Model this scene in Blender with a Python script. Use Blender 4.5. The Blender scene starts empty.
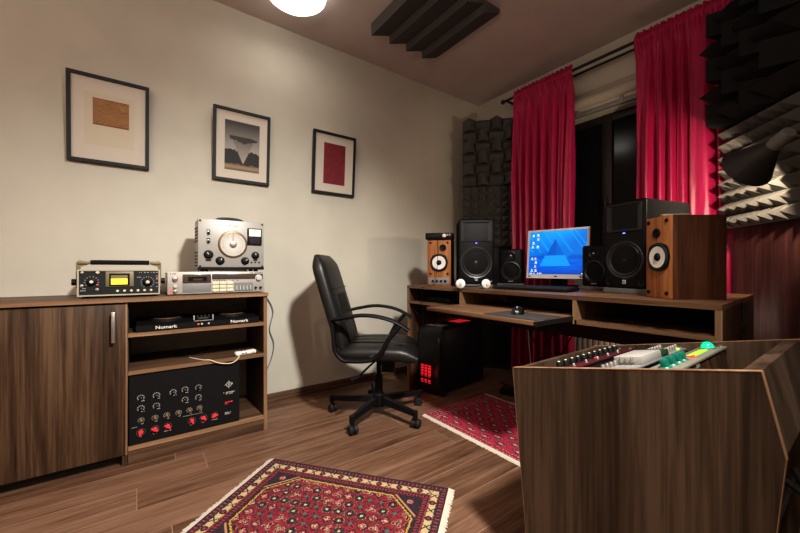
import bpy, bmesh, math, random
from mathutils import Vector, Matrix, noise as mnoise
random.seed(7)
PI = math.pi
C = bpy.context.scene.collection
# ------------------------------------------------------------------ materials
class NT:
    def __init__(s, name):
        s.mat = bpy.data.materials.new(name); s.mat.use_nodes = True
        s.t = s.mat.node_tree; s.n = s.t.nodes; s.n.clear()
        s.out = s.n.new('ShaderNodeOutputMaterial'); s.b = s.n.new('ShaderNodeBsdfPrincipled')
        s.t.links.new(s.b.outputs[0], s.out.inputs[0])
    def node(s, typ, **kw):
        x = s.n.new(typ)
        for k, v in kw.items(): setattr(x, k, v)
        return x
    def link(s, a, b): s.t.links.new(a, b)
    def put(s, inp, v):
        if isinstance(v, bpy.types.NodeSocket): s.link(v, inp)
        else: inp.default_value = v
    def m(s, op, a, b=0.0, c=0.0):
        x = s.node('ShaderNodeMath', operation=op)
        s.put(x.inputs[0], a); s.put(x.inputs[1], b); s.put(x.inputs[2], c); return x.outputs[0]
    def noise(s, vec, scale, detail=4, rough=.55, dist=0.0):
        x = s.node('ShaderNodeTexNoise'); s.link(vec, x.inputs['Vector'])
        x.inputs['Scale'].default_value = scale; x.inputs['Detail'].default_value = detail
        x.inputs['Roughness'].default_value = rough; x.inputs['Distortion'].default_value = dist
        return x.outputs['Fac']
    def ramp(s, fac, stops):
        x = s.node('ShaderNodeValToRGB'); s.put(x.inputs[0], fac); e = x.color_ramp.elements
        while len(e) < len(stops): e.new(.5)
        for i, (p, c) in enumerate(stops): e[i].position = p; e[i].color = (*c, 1)
        return x.outputs[0]
    def mix(s, fac, a, b, mode='MIX'):
        x = s.node('ShaderNodeMix', data_type='RGBA', blend_type=mode)
        s.put(x.inputs[0], fac)
        for i, v in ((6, a), (7, b)):
            if isinstance(v, bpy.types.NodeSocket): s.link(v, x.inputs[i])
            else: x.inputs[i].default_value = (*v, 1)
        return x.outputs[2]
    def bump(s, h, strength=.2, dist=.002):
        x = s.node('ShaderNodeBump'); x.inputs['Strength'].default_value = strength
        x.inputs['Distance'].default_value = dist
        s.link(h, x.inputs['Height']); s.link(x.outputs[0], s.b.inputs['Normal'])
    def obj(s): return s.node('ShaderNodeTexCoord').outputs['Object']
    def map(s, vec, scale=(1, 1, 1), loc=(0, 0, 0)):
        x = s.node('ShaderNodeMapping'); s.link(vec, x.inputs[0])
        x.inputs['Scale'].default_value = scale; x.inputs['Location'].default_value = loc
        return x.outputs[0]

def plain(name, col, rough=.5, metal=0.0, nscale=0, nstr=.2, var=0.0, emit=0, coat=0.0):
    t = NT(name); b = t.b
    b.inputs['Base Color'].default_value = (*col, 1); b.inputs['Roughness'].default_value = rough
    b.inputs['Metallic'].default_value = metal; b.inputs['Coat Weight'].default_value = coat
    if emit:
        b.inputs['Emission Color'].default_value = (*col, 1); b.inputs['Emission Strength'].default_value = emit
    if nscale or var:
        f = t.noise(t.obj(), nscale or 20, 5)
        if nscale: t.bump(f, nstr)
        if var: t.link(t.ramp(f, [(.3, tuple(c*(1-var) for c in col)), (.7, tuple(min(1, c*(1+var)) for c in col))]), b.inputs['Base Color'])
    return t.mat

def wood(name, cols, axis=2, scale=1.0, rough=.5, seed=0.0, contrast=1.0):
    t = NT(name); o = t.obj()
    s1 = [9*scale]*3; s1[axis] = .55*scale
    s2 = [90*scale]*3; s2[axis] = 2.2*scale
    a = t.noise(t.map(o, s1, (seed, seed*.7, seed*1.3)), 1, 5, .6, 1.2)
    g = t.noise(t.map(o, s2, (seed, 3, seed)), 1, 4, .7)
    f = t.m('ADD', t.m('MULTIPLY', a, .60), t.m('MULTIPLY', g, .40))
    w = .10/contrast
    t.link(t.ramp(f, [(.5-w, cols[0]), (.5, cols[1]), (.5+w, cols[2])]), t.b.inputs['Base Color'])
    t.b.inputs['Roughness'].default_value = rough; t.b.inputs['Specular IOR Level'].default_value = .22
    t.bump(g, .12, .001)
    return t.mat

def attr_mat(name, rough=.9, emit=0.0, nscale=0):
    t = NT(name); a = t.node('ShaderNodeVertexColor', layer_name='Col')
    t.link(a.outputs[0], t.b.inputs['Base Color']); t.b.inputs['Roughness'].default_value = rough
    if emit:
        t.b.inputs['Base Color'].default_value = (0, 0, 0, 1)
        t.link(a.outputs[0], t.b.inputs['Emission Color']); t.b.inputs['Emission Strength'].default_value = emit
    if nscale: t.bump(t.noise(t.obj(), nscale, 3), .4, .003)
    return t.mat

WAL = ((.028, .0150, .0088), (.068, .038, .0215), (.128, .076, .044))
M = {}
M['cab'] = wood('walnut_front', WAL, 2, 1.0, .45, 1.0)
M['cabh'] = wood('walnut_lengthwise', ((.050, .028, .016), (.092, .052, .031), (.15, .09, .056)), 1, 1.0, .45, 4.0)
M['edge'] = wood('walnut_edge', ((.16, .092, .05), (.24, .14, .08), (.33, .205, .12)), 1, 1.0, .5, 8.0)
M['edgez'] = wood('walnut_edge_upright', ((.16, .092, .05), (.24, .14, .08), (.33, .205, .12)), 2, 1.0, .5, 8.0)
M['desk'] = wood('walnut_desk', ((.075, .039, .021), (.145, .078, .043), (.23, .13, .075)), 0, 1.0, .4, 2.0)
M['deskz'] = wood('walnut_desk_side', WAL, 2, 1.0, .45, 5.0)
M['console'] = wood('walnut_console', ((.034, .0205, .0130), (.066, .0430, .0275), (.112, .0745, .0490)), 2, .8, .48, 9.0)
M['consolein'] = wood('walnut_console_inside', WAL, 0, 1.0, .5, 11.0)
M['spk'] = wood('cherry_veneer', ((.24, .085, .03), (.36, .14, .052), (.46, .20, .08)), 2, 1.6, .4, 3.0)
M['spks'] = wood('cherry_veneer_shaded', ((.055, .022, .012), (.090, .037, .020), (.13, .056, .030)), 2, 1.6, .45, 6.0)  # same cherry veneer darkened, shade on the speaker sides put into the colour
M['wenge'] = wood('reddish_board', ((.04, .017, .016), (.065, .026, .024), (.095, .040, .036)), 2, 2.2, .5, 7.0)
M['wenge'].node_tree.nodes['Principled BSDF'].inputs['Specular IOR Level'].default_value = .06
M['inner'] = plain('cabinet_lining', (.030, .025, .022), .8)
M['lining'] = plain('cabinet_back_grey', (.46, .42, .37), .8, var=.1)
M['black'] = plain('black_plastic', (.006, .006, .0065), .5)
M['blackm'] = plain('black_matte', (.007, .007, .0075), .85)
for k_ in M:
    if k_ in ('blackm', 'black', 'frame', 'blackg', 'dgrey'): M[k_].node_tree.nodes['Principled BSDF'].inputs['Specular IOR Level'].default_value = .25
M['blackg'] = plain('black_gloss', (.006, .006, .0065), .32)
M['hornp'] = plain('horn_plastic', (.022, .022, .023), .30)
M['ringm'] = plain('ring_plastic', (.030, .030, .032), .35)
M['capm'] = plain('dust_cap_gloss', (.03, .03, .032), .22)
M['vinyl'] = plain('black_vinyl', (.010, .010, .0105), .9)
M['vinyl'].node_tree.nodes['Principled BSDF'].inputs['Specular IOR Level'].default_value = .06
M['silver'] = plain('silver_plastic', (.82, .82, .81), .4)
M['rubber'] = plain('rubber', (.010, .010, .011), .65)
M['cone'] = plain('woofer_cone', (.022, .022, .024), .40)
M['dgrey'] = plain('dark_grey', (.018, .018, .019), .6)
M['grey'] = plain('mid_grey', (.20, .20, .20), .5)
M['lgrey'] = plain('light_grey', (.5, .49, .46), .45)
M['white'] = plain('white_plastic', (.78, .75, .70), .4)
M['cream'] = plain('cream_plastic', (.72, .64, .46), .4)
M['metal'] = plain('brushed_metal', (.55, .53, .50), .35, .9)
M['metald'] = plain('dark_metal', (.05, .05, .052), .4, .8)
M['deckal'] = plain('deck_aluminium', (.50, .46, .42), .42, .35, 300, .03)
M['geng'] = plain('hammered_grey_paint', (.36, .345, .32), .42, .15, 400, .05)
M['olive'] = plain('olive_tan_metal', (.22, .185, .11), .5, .2)
M['creamcase'] = plain('cream_case', (.44, .39, .30), .45)
M['navy'] = plain('dark_teal_panel', (.005, .009, .012), .5)
M['leather'] = plain('black_leather', (.013, .0125, .012), .42, 0, 160, .35)
M['foam'] = plain('charcoal_foam', (.10, .094, .088), .95, 0, 500, .3)
M['foamb'] = plain('black_foam', (.014, .014, .015), .95, 0, 500, .3)
M['foamg'] = plain('grey_foam', (.105, .098, .088), .95, 0, 500, .3)
M['padf'] = plain('pad_foam', (.13, .13, .125), .95, 0, 500, .4)
M['red'] = plain('red_plastic', (.62, .035, .05), .4, emit=.25)  # red knobs and print given a faint glow of their own, no lamp inside
M['redglow'] = plain('red_led_glow', (.75, .02, .04), .4, emit=.55)
M['maroon'] = plain('maroon_panel', (.06, .006, .010), .5)
M['green'] = plain('green_knob', (.0, .16, .105), .4)
M['greenglow'] = plain('green_jewel', (.0, .42, .21), .2, emit=1.0)
M['ledgreen'] = plain('led_green', (.30, .62, .04), .4, emit=.8)
M['ledred'] = plain('led_red', (.7, .07, .05), .4, emit=.5)
M['ledblue'] = plain('led_blue', (.08, .12, 1.), .4, emit=6)
M['yellow'] = plain('yellow_display', (.75, .66, .05), .4, emit=.55)
M['mat'] = plain('picture_mat', (.60, .54, .46), .8)
M['mat2'] = plain('picture_mat_cream', (.58, .515, .40), .8)
M['frame'] = plain('black_frame', (.007, .008, .010), .6)
M['radi'] = plain('radiator_enamel', (.55, .49, .44), .4)
M['blind'] = plain('blind_fabric', (.46, .41, .34), .7)
M['brack'] = plain('blind_rail', (.22, .21, .19), .5)
M['winf'] = plain('window_frame_dark', (.018, .013, .013), .45)
M['tint'] = plain('meter_face', (.78, .74, .64), .4, emit=.12)
M['dial'] = plain('dial_face', (.56, .54, .49), .6)
M['bronze'] = plain('bronze_ring', (.25, .16, .09), .4, .6)
M['tanp'] = plain('tan_card', (.42, .34, .22), .7)
M['smoke'] = plain('smoked_window', (.075, .055, .047), .22, coat=.4)
M['lampm'] = plain('lamp_shade_metal', (.040, .038, .038), .5, .2)
M['fringe'] = plain('fringe_cotton', (.60, .53, .44), .95, 0, 200, .4)
M['mousepad'] = plain('mouse_pad_cloth', (.035, .033, .033), .9)
M['gplate'] = plain('console_cream_plate', (.22, .205, .16), .45, var=.12)
M['padw'] = plain('off_white_module', (.36, .34, .31), .5)
M['cabgreen'] = plain('module_green', (.012, .05, .026), .5)

def glow(name, col, s):
    t = NT(name); t.b.inputs['Base Color'].default_value = (*col, 1)
    t.b.inputs['Emission Color'].default_value = (*col, 1); t.b.inputs['Emission Strength'].default_value = s
    return t.mat
M['lampglow'] = glow('opal_glass_lit', (1., .97, .90), 2.2)
M['bulb'] = glow('bulb_lit', (1., .82, .62), 6.0)

def wall_mat(name, col, v=.05):
    t = NT(name); o = t.obj()
    f = t.noise(o, 3, 3); g = t.noise(o, 140, 4, .7)
    t.link(t.ramp(f, [(.3, tuple(c*(1-v) for c in col)), (.7, tuple(c*(1+v) for c in col))]), t.b.inputs['Base Color'])
    t.b.inputs['Roughness'].default_value = .85; t.bump(g, .25, .002)
    return t.mat
M['wall'] = wall_mat('wall_plaster', (.555, .525, .445))
M['ceil'] = wall_mat('ceiling_plaster', (.60, .50, .46))

def floor_mat():
    t = NT('laminate_planks'); o = t.obj()
    sp = t.node('ShaderNodeSeparateXYZ'); t.link(o, sp.inputs[0]); x, y = sp.outputs[0], sp.outputs[1]
    W, L = .168, 1.25
    cx = t.m('DIVIDE', t.m('ADD', x, .012), W); ci = t.m('FLOOR', cx); cf = t.m('FRACT', cx)
    wn = t.node('ShaderNodeTexWhiteNoise', noise_dimensions='1D'); t.link(ci, wn.inputs['W'])
    ry = t.m('ADD', t.m('DIVIDE', y, L), wn.outputs[0]); ri = t.m('FLOOR', ry); rf = t.m('FRACT', ry)
    cb = t.node('ShaderNodeCombineXYZ'); t.link(ci, cb.inputs[0]); t.link(ri, cb.inputs[1])
    w2 = t.node('ShaderNodeTexWhiteNoise', noise_dimensions='2D'); t.link(cb.outputs[0], w2.inputs['Vector'])
    rnd = w2.outputs[0]
    off = t.node('ShaderNodeCombineXYZ'); t.link(t.m('MULTIPLY', rnd, 37.), off.inputs[0]); t.link(t.m('MULTIPLY', rnd, 91.), off.inputs[1]); t.link(t.m('MULTIPLY', rnd, 17.), off.inputs[2])
    va = t.node('ShaderNodeVectorMath', operation='ADD'); t.link(o, va.inputs[0]); t.link(off.outputs[0], va.inputs[1])
    a = t.noise(t.map(va.outputs[0], (17, 1.3, 1)), 1, 6, .66, 1.2)
    g = t.noise(t.map(va.outputs[0], (95, 3.5, 1)), 1, 4, .7)
    f = t.m('ADD', t.m('ADD', t.m('MULTIPLY', a, .42), t.m('MULTIPLY', g, .50)), t.m('MULTIPLY', t.m('SUBTRACT', rnd, .5), .15))
    col = t.ramp(f, [(.30, (.055, .027, .016)), (.42, (.130, .068, .041)), (.52, (.195, .110, .069)), (.66, (.275, .164, .108))])
    sx = t.m('MULTIPLY', t.m('SUBTRACT', .5, t.m('ABSOLUTE', t.m('SUBTRACT', cf, .5))), W)
    sy = t.m('MULTIPLY', t.m('SUBTRACT', .5, t.m('ABSOLUTE', t.m('SUBTRACT', rf, .5))), L)
    d = t.m('MINIMUM', sx, sy); seam = t.m('LESS_THAN', d, .0016)
    col = t.mix(seam, col, (.30, .19, .13), 'MIX')
    t.link(col, t.b.inputs['Base Color'])
    t.link(t.m('ADD', .36, t.m('MULTIPLY', g, .2)), t.b.inputs['Roughness'])
    t.b.inputs['Specular IOR Level'].default_value = .28
    t.bump(g, .12, .001)
    return t.mat
M['floor'] = floor_mat()

def curtain_mat():
    t = NT('crimson_satin'); o = t.obj()
    f = t.noise(t.map(o, (14, 14, 1.6)), 1, 4, .6, .6); g = t.noise(t.map(o, (700, 700, 250)), 1, 2)
    t.link(t.ramp(f, [(.3, (.34, .008, .062)), (.7, (.50, .016, .105))]), t.b.inputs['Base Color'])
    t.b.inputs['Roughness'].default_value = .42
    t.b.inputs['Sheen Weight'].default_value = .35; t.b.inputs['Sheen Tint'].default_value = (1, .35, .45, 1)
    t.b.inputs['Sheen Roughness'].default_value = .4
    t.bump(g, .12, .001)
    return t.mat
M['curtain'] = curtain_mat()

def glass_mat():
    t = NT('night_window_glass'); b = t.b
    b.inputs['Base Color'].default_value = (.010, .010, .011, 1); b.inputs['Roughness'].default_value = .14; b.inputs['Specular IOR Level'].default_value = .22
    return t.mat
M['glass'] = glass_mat()

# ------------------------------------------------------------------ mesh helpers
def box(bm, x0, x1, y0, y1, z0, z1, bev=0.0, seg=2, mi=0):
    vs = [bm.verts.new(p) for p in ((x0,y0,z0),(x1,y0,z0),(x1,y1,z0),(x0,y1,z0),(x0,y0,z1),(x1,y0,z1),(x1,y1,z1),(x0,y1,z1))]
    fs = [bm.faces.new([vs[i] for i in q]) for q in ((0,3,2,1),(4,5,6,7),(0,1,5,4),(1,2,6,5),(2,3,7,6),(3,0,4,7))]
    for f in fs: f.material_index = mi
    if bev:
        es = list({e for f in fs for e in f.edges})
        r = bmesh.ops.bevel(bm, geom=es, offset=bev, segments=seg, profile=.5, affect='EDGES')
        for f in r['faces']: f.material_index = mi
    return vs
def frame_of(d):
    d = Vector(d).normalized(); a = Vector((0,0,1)) if abs(d.z) < .9 else Vector((1,0,0))
    u = d.cross(a).normalized(); return u, d.cross(u).normalized(), d
def lathe(bm, prof, org, axis, seg=24, mi=0):
    u, v, d = frame_of(axis); org = Vector(org); rings = []
    for r, h in prof:
        if r < 1e-6: rings.append([bm.verts.new(org+d*h)])
        else: rings.append([bm.verts.new(org+d*h+(u*math.cos(2*PI*k/seg)+v*math.sin(2*PI*k/seg))*r) for k in range(seg)])
    for a, b in zip(rings, rings[1:]):
        for k in range(seg):
            k2 = (k+1) % seg
            q = [a[k % len(a)], a[k2 % len(a)], b[k2 % len(b)], b[k % len(b)]]
            q = [x for i, x in enumerate(q) if x not in q[:i]]
            if len(q) > 2:
                try: bm.faces.new(q).material_index = mi
                except ValueError: pass
def cyl(bm, p0, p1, r0, r1=None, seg=20, mi=0):
    r1 = r0 if r1 is None else r1; d = Vector(p1)-Vector(p0); L = d.length
    lathe(bm, [(0,0),(r0,0),(r1,L),(0,L)], p0, d, seg, mi)
def ball(bm, c, r, seg=20, sc=(1,1,1), mi=0):
    mat = Matrix.Translation(c) @ Matrix.Diagonal((*sc, 1))
    res = bmesh.ops.create_uvsphere(bm, u_segments=seg, v_segments=max(8, seg//2), radius=r, matrix=mat)
    for v in res['verts']:
        for f in v.link_faces: f.material_index = mi
def smooth_path(pts, n=6):
    pts = [Vector(p) for p in pts]; out = []
    P = [pts[0]]+pts+[pts[-1]]
    for i in range(1, len(P)-2):
        a, b, c, d = P[i-1], P[i], P[i+1], P[i+2]
        for k in range(n):
            t = k/n
            out.append(.5*((2*b)+(c-a)*t+(2*a-5*b+4*c-d)*t*t+(3*b-a-3*c+d)*t**3))
    out.append(pts[-1]); return out
def sweep(bm, pts, ru, rv=None, seg=8, n=6, up=None, taper=None):
    path = smooth_path(pts, n) if n else [Vector(p) for p in pts]
    rv = rv or ru; rings = []; prev = None
    for i, p in enumerate(path):
        t = (path[min(i+1, len(path)-1)]-path[max(i-1, 0)]).normalized()
        if up is not None: u = Vector(up)
        elif prev is None: u = frame_of(t)[0]
        else: u = prev
        u = (u-t*u.dot(t)).normalized(); prev = u; v = t.cross(u)
        k = taper(i/(len(path)-1)) if taper else 1
        rings.append([bm.verts.new(p+u*math.cos(2*PI*j/seg)*ru*k+v*math.sin(2*PI*j/seg)*rv*k) for j in range(seg)])
    for a, b in zip(rings, rings[1:]):
        for j in range(seg): bm.faces.new((a[j], a[(j+1)%seg], b[(j+1)%seg], b[j]))
    bm.faces.new(rings[0][::-1]); bm.faces.new(rings[-1])
def prism(bm, poly, fn, a0, a1, mi=0):
    """poly: 2-D points; fn(p,q,a)->xyz"""
    A = [bm.verts.new(fn(p, q, a0)) for p, q in poly]; B = [bm.verts.new(fn(p, q, a1)) for p, q in poly]
    n = len(poly); bm.faces.new(A).material_index = mi; bm.faces.new(B[::-1]).material_index = mi
    for i in range(n): bm.faces.new((A[i], B[i], B[(i+1)%n], A[(i+1)%n])).material_index = mi
def obj(name, bm, mat, parent=None, angle=35, smooth=True, loc=None, label=None):
    if isinstance(bm, bpy.types.Mesh): me = bm
    else:
        bmesh.ops.recalc_face_normals(bm, faces=bm.faces)
        me = bpy.data.meshes.new(name); bm.to_mesh(me); bm.free()
    for x in (mat if isinstance(mat, (list, tuple)) else [mat]): me.materials.append(M[x] if isinstance(x, str) else x)
    if smooth:
        for p in me.polygons: p.use_smooth = True
        me.set_sharp_from_angle(angle=math.radians(angle))
    o = bpy.data.objects.new(name, me); C.objects.link(o)
    if parent: o.parent = parent
    if loc: o.location = loc
    if label: o['label'] = label
    return o
def B(): return bmesh.new()
def bx(name, dims, mat, parent=None, bev=0.0, **k):
    bm = B()
    for d in (dims if isinstance(dims[0], (list, tuple)) else [dims]): box(bm, *d, bev)
    return obj(name, bm, mat, parent, **k)
def thing(name, label, cat, loc=(0,0,0), rz=0.0, group=None):
    o = bpy.data.objects.new(name, None); C.objects.link(o); o.empty_display_size = .1
    o.location = loc; o.rotation_euler = (0, 0, rz); o['label'] = label; o['category'] = cat
    if group: o['group'] = group
    return o
def tag(o, label, cat, group=None):
    o['label'] = label; o['category'] = cat
    if group: o['group'] = group
    return o
def struct(name, bm, mat, parent=None, **k):
    o = obj(name, bm, mat, parent, **k)
    if parent is None: o['kind'] = 'structure'
    return o
def text_bm(bm, s, size, fn, depth=.0006, mi=0, align='CENTER'):
    cu = bpy.data.curves.new('txt', 'FONT'); cu.body = s; cu.size = size; cu.align_x = align; cu.align_y = 'CENTER'; cu.extrude = depth; cu.offset = size*.012
    o = bpy.data.objects.new('txt', cu); C.objects.link(o)
    dg = bpy.context.evaluated_depsgraph_get(); me = bpy.data.meshes.new_from_object(o.evaluated_get(dg))
    vs = [bm.verts.new(fn(v.co.x, v.co.y, v.co.z)) for v in me.vertices]
    for p in me.polygons:
        try: bm.faces.new([vs[i] for i in p.vertices]).material_index = mi
        except ValueError: pass
    bpy.data.objects.remove(o); bpy.data.curves.remove(cu); bpy.data.meshes.remove(me)
def face(rz_n): return math.atan2(rz_n[0], -rz_n[1])      # local -Y looks along this direction
def painted(nu, nv, fn, place):
    """grid of quads coloured by fn(u,v) (u,v in 0..1), set at place(u,v)"""
    vs = [place(i/nu, j/nv) for j in range(nv+1) for i in range(nu+1)]
    fs = [(j*(nu+1)+i, j*(nu+1)+i+1, (j+1)*(nu+1)+i+1, (j+1)*(nu+1)+i) for j in range(nv) for i in range(nu)]
    me = bpy.data.meshes.new('painted'); me.from_pydata(vs, [], fs)
    a = me.color_attributes.new('Col', 'FLOAT_COLOR', 'CORNER'); buf = []
    for j in range(nv):
        for i in range(nu):
            c = fn((i+.5)/nu, (j+.5)/nv); buf += [c[0], c[1], c[2], 1.]*4
    a.data.foreach_set('color', buf); me.update(); return me
def n2(x, y, s=0.0): return mnoise.noise((x, y, s))
def hsh(i, j, k=0):
    v = math.sin(i*127.1+j*311.7+k*74.7)*43758.5453; return v-math.floor(v)
def lerp(a, b, t): return tuple(x+(y-x)*t for x, y in zip(a, b))

# ------------------------------------------------------------------ room
RX, RY0, RY1, RZ = 3.3, -2.6, 2.84, 2.6
bm = B(); box(bm, -.1, RX+.1, RY0-.1, RY1+.2, -.1, 0); struct('floor', bm, 'floor', smooth=False)
bm = B(); box(bm, -.1, RX+.1, RY0-.1, RY1+.2, RZ, RZ+.1); struct('ceiling', bm, 'ceil', smooth=False)
bm = B(); box(bm, -.1, 0, RY0-.1, RY1+.2, 0, RZ); struct('wall_left', bm, 'wall', smooth=False)
bm = B(); box(bm, RX, RX+.1, RY0-.1, RY1+.2, 0, RZ); struct('wall_right', bm, 'wall', smooth=False)
bm = B(); box(bm, 0, RX, RY0-.1, RY0, 0, RZ); struct('wall_front', bm, 'wall', smooth=False)
WX0, WX1, WZ0, WZ1 = .72, 1.95, .86, 2.10
bm = B()
box(bm, 0, WX0, RY1, RY1+.2, 0, RZ); box(bm, WX1, RX, RY1, RY1+.2, 0, RZ)
box(bm, WX0, WX1, RY1, RY1+.2, 0, WZ0); box(bm, WX0, WX1, RY1, RY1+.2, WZ1, RZ)
struct('wall_back', bm, 'wall', smooth=False)
bm = B(); prism(bm, [(0,0),(.016,0),(.016,.046),(.010,.055),(0,.055)], lambda p, q, a: (p, a, q), RY0, RY1); struct('baseboard_left', bm, 'cabh')
bm = B(); prism(bm, [(0,0),(.016,0),(.016,.046),(.010,.055),(0,.055)], lambda p, q, a: (a, RY1-p, q), .016, RX); struct('baseboard_back', bm, 'desk')
# window
bm = B(); fw = .06; y0, y1 = RY1+.06, RY1+.12
for a in ((WX0, WX0+fw), (1.20, 1.27), (WX1-fw, WX1)): box(bm, a[0], a[1], y0, y1, WZ0, WZ1, .004)
for a in ((WZ0, WZ0+fw), (WZ1-fw, WZ1)):
    box(bm, WX0, WX1, y0+.005, y1-.005, a[0], a[1], .004)
win = struct('window_1', bm, 'winf')
bx('pane', (WX0+fw, 1.20, y0+.025, y0+.031, WZ0+fw, WZ1-fw), 'glass', win)
bx('pane', (1.27, WX1-fw, y0+.025, y0+.031, WZ0+fw, WZ1-fw), 'glass', win)
bx('handle', [(1.225, 1.245, y0-.02, y0+.001, 1.40, 1.46), (1.228, 1.242, y0-.035, y0-.019, 1.33, 1.45)], 'metald', win, .003)
bx('sill', (WX0-.03, WX1+.03, RY1-.03, RY1+.055, WZ0-.03, WZ0+.004), 'white', win, .004)

# roller blind above the window
t = thing('roller_blind', 'beige rolled-up blind on a grey rail above the dark window', 'blind', (1.335, 2.84, 2.10))
bm = B(); cyl(bm, (-.66, -.045, .10), (.66, -.045, .10), .042, seg=28); obj('roll', bm, 'blind', t)
bx('fascia', (-.67, .67, -.006, -.001, .06, .20), 'blind', t, .002)
bx('bottom_rail', (-.66, .66, -.055, -.035, .0, .035), 'brack', t, .004)
bx('hanging_cloth', (-.655, .655, -.047, -.043, .03, .075), 'blind', t)
for x in (-.55, -.27, .05, .33, .60): bx('bracket', (x-.012, x+.012, -.062, -.001, .015, .05), 'brack', t, .003)

# radiator
t = thing('radiator', 'pale panel radiator on the wall under the window', 'radiator', (1.45, 2.80, .12))
bm = B()
for k in range(22):
    x = -.42+k*.04; box(bm, x+.003, x+.037, -.035, .02, .0, .55, .008)
obj('panel', bm, 'radi', t)
bx('top_grille', (-.42, .46, -.03, .015, .55, .565), 'radi', t, .003)
for x in (-.35, .38): bx('wall_bracket', (x-.015, x+.015, .02, .038, .1, .45), 'metal', t)
for x in (-.40, .44):
    bm = B(); cyl(bm, (x, -.01, -.12), (x, -.01, .02), .010); obj('pipe', bm, 'radi', t)

# ------------------------------------------------------------------ left storage units
def cabinet_parts():
    X = .423; T = .018
    # closed unit
    t = thing('door_cabinet', 'closed walnut cabinet with one flat door and a bar handle, left of the open shelves', 'cabinet', (0, -.64, 0))
    bx('side_panel', (.02, .402, 0, T, 0, .756), 'cab', t); bx('side_panel', (.02, .402, .58, .598, 0, .756), 'cab', t)
    bx('bottom_panel', (.02, .402, T, .58, .065, .083), 'cabh', t); bx('back_panel', (.014, .02, 0, .598, .05, .756), 'lining', t)
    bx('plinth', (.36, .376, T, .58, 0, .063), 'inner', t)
    d = bx('door', (.404, X, .002, .590, .052, .750), 'cab', t, .0015)
    bm = B(); box(bm, X+.018, X+.028, .541, .555, .578, .718, .003); box(bm, X-.001, X+.02, .543, .553, .588, .598); box(bm, X-.001, X+.02, .543, .553, .698, .708)
    obj('handle', bm, 'metal', d, label='brushed metal bar handle')
    bx('stile', (.402, X-.001, .591, .599, .05, .756), 'edgez', t); bx('side_panel', (.402, .420, .580, .599, 0, .049), 'cab', t)
    # open unit
    t = thing('open_shelf_unit', 'open walnut shelf unit with three shelves, under the silver machines', 'shelf unit', (0, -.04, 0))
    bx('side_panel', (.02, .400, .0, .003, 0, .756), 'inner', t)
    bx('side_panel', (.02, .405, .611, .629, 0, .756), 'cab', t)
    bx('edge_strip', (.405, X, .611, .629, 0, .756), 'edgez', t)
    bx('back_panel', (.014, .02, 0, .629, .05, .756), 'lining', t)
    for z in (.593, .417, .065):
        s = bx('shelf', (.02, .405, .003, .611, z, z+.018), 'cabh', t)
        bx('edge_strip', (.405, X, .001, .611, z, z+.018), 'edge', s)
    bx('plinth', (.400, .418, .001, .611, 0, .065), 'cabh', t)
cabinet_parts()
o = bx('worktop', (.004, .435, -.66, .592, .757, .7765), 'cabh', None, .0015)
tag(o, 'long walnut worktop lying over the door cabinet and the shelf unit', 'worktop')
o = bx('worktop_edge', (.4345, .4365, -.66, .592, .7585, .775), 'edge', o)

# --- knob helpers in a local frame where the front looks along -Y
def knob(parent, x, z, y, r, h, mat, name='knob', pointer=None, seg=20, label=None):
    bm = B(); lathe(bm, [(0, 0), (r, 0), (r, h*.25), (r*.82, h*.35), (r*.74, h), (r*.6, h*1.04), (0, h*1.04)], (x, y, z), (0, -1, 0), seg)
    k = obj(name, bm, mat, parent, label=label)
    if pointer is not None:
        a, pm = pointer; bm = B()
        c, s = math.cos(a), math.sin(a); w = r*.1
        P = lambda p, q, d: (x+c*p-s*q, y-d, z+s*p+c*q)
        prism(bm, [(r*.1, -w), (r*.72, -w), (r*.72, w), (r*.1, w)], P, h*1.0, h*1.1)
        obj('pointer', bm, pm, k)
    return k
def arc_marks(bm, x, z, y, r, n=9, a0=-.6, a1=PI+.6, w=.0012, l=.004):
    for i in range(n):
        a = a0+(a1-a0)*i/(n-1); c, s = math.cos(a), math.sin(a)
        prism(bm, [(r, -w), (r+l, -w), (r+l, w), (r, w)], lambda p, q, d: (x+c*p-s*q, y-d, z+s*p+c*q), .0, .0005)
def marks(bm, x0, x1, z, y, h=.004, n=6):
    w = (x1-x0)/n
    for i in range(n):
        if hsh(i, int(x0*999), int(z*999)) < .15: continue
        box(bm, x0+i*w+w*.1, x0+i*w+w*.85, y-.0005, y, z-h/2, z+h/2)

def feet(t, xs, ys, h, r):
    for x in xs:
        for y in ys:
            bm = B(); cyl(bm, (x, y, 0), (x, y, h), r, seg=14); obj('foot', bm, 'rubber', t)
RZL = PI/2     # things on the left wall side look along +X
# --- field receiver with yellow display
Wc, Hc = .309, .118
t = thing('field_instrument', 'portable field instrument with yellow display, dark front panel and carrying handle, on the worktop', 'instrument', (.345, -.068, .7765), RZL)
bm = B(); box(bm, -Wc/2, Wc/2, .004, .21, .012, .012+Hc, .010, 3); obj('case', bm, 'creamcase', t)
bm = B()      # bezel ring
def ring(bm, x0, x1, z0, z1, w, ya, yb):
    box(bm, x0, x1, ya, yb, z0, z0+w); box(bm, x0, x1, ya, yb, z1-w, z1); box(bm, x0, x0+w, ya, yb, z0+w, z1-w); box(bm, x1-w, x1, ya, yb, z0+w, z1-w)
ring(bm, -Wc/2, Wc/2, .010, .014+Hc, .006, -.010, .006); obj('bezel', bm, 'creamcase', t)
pnl = bx('front_panel', (-Wc/2+.005, Wc/2-.005, -.004, .004, .015, .009+Hc), 'navy', t)
d = bx('display_frame', [(-.056, .050, -.010, -.004, .052, .124)], 'olive', t, .003)
bx('display_recess', (-.042, .034, -.0115, -.0100, .056, .114), 'blackm', d)
bx('display', (-.036, .026, -.0125, -.0113, .062, .090), 'yellow', d)
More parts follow.
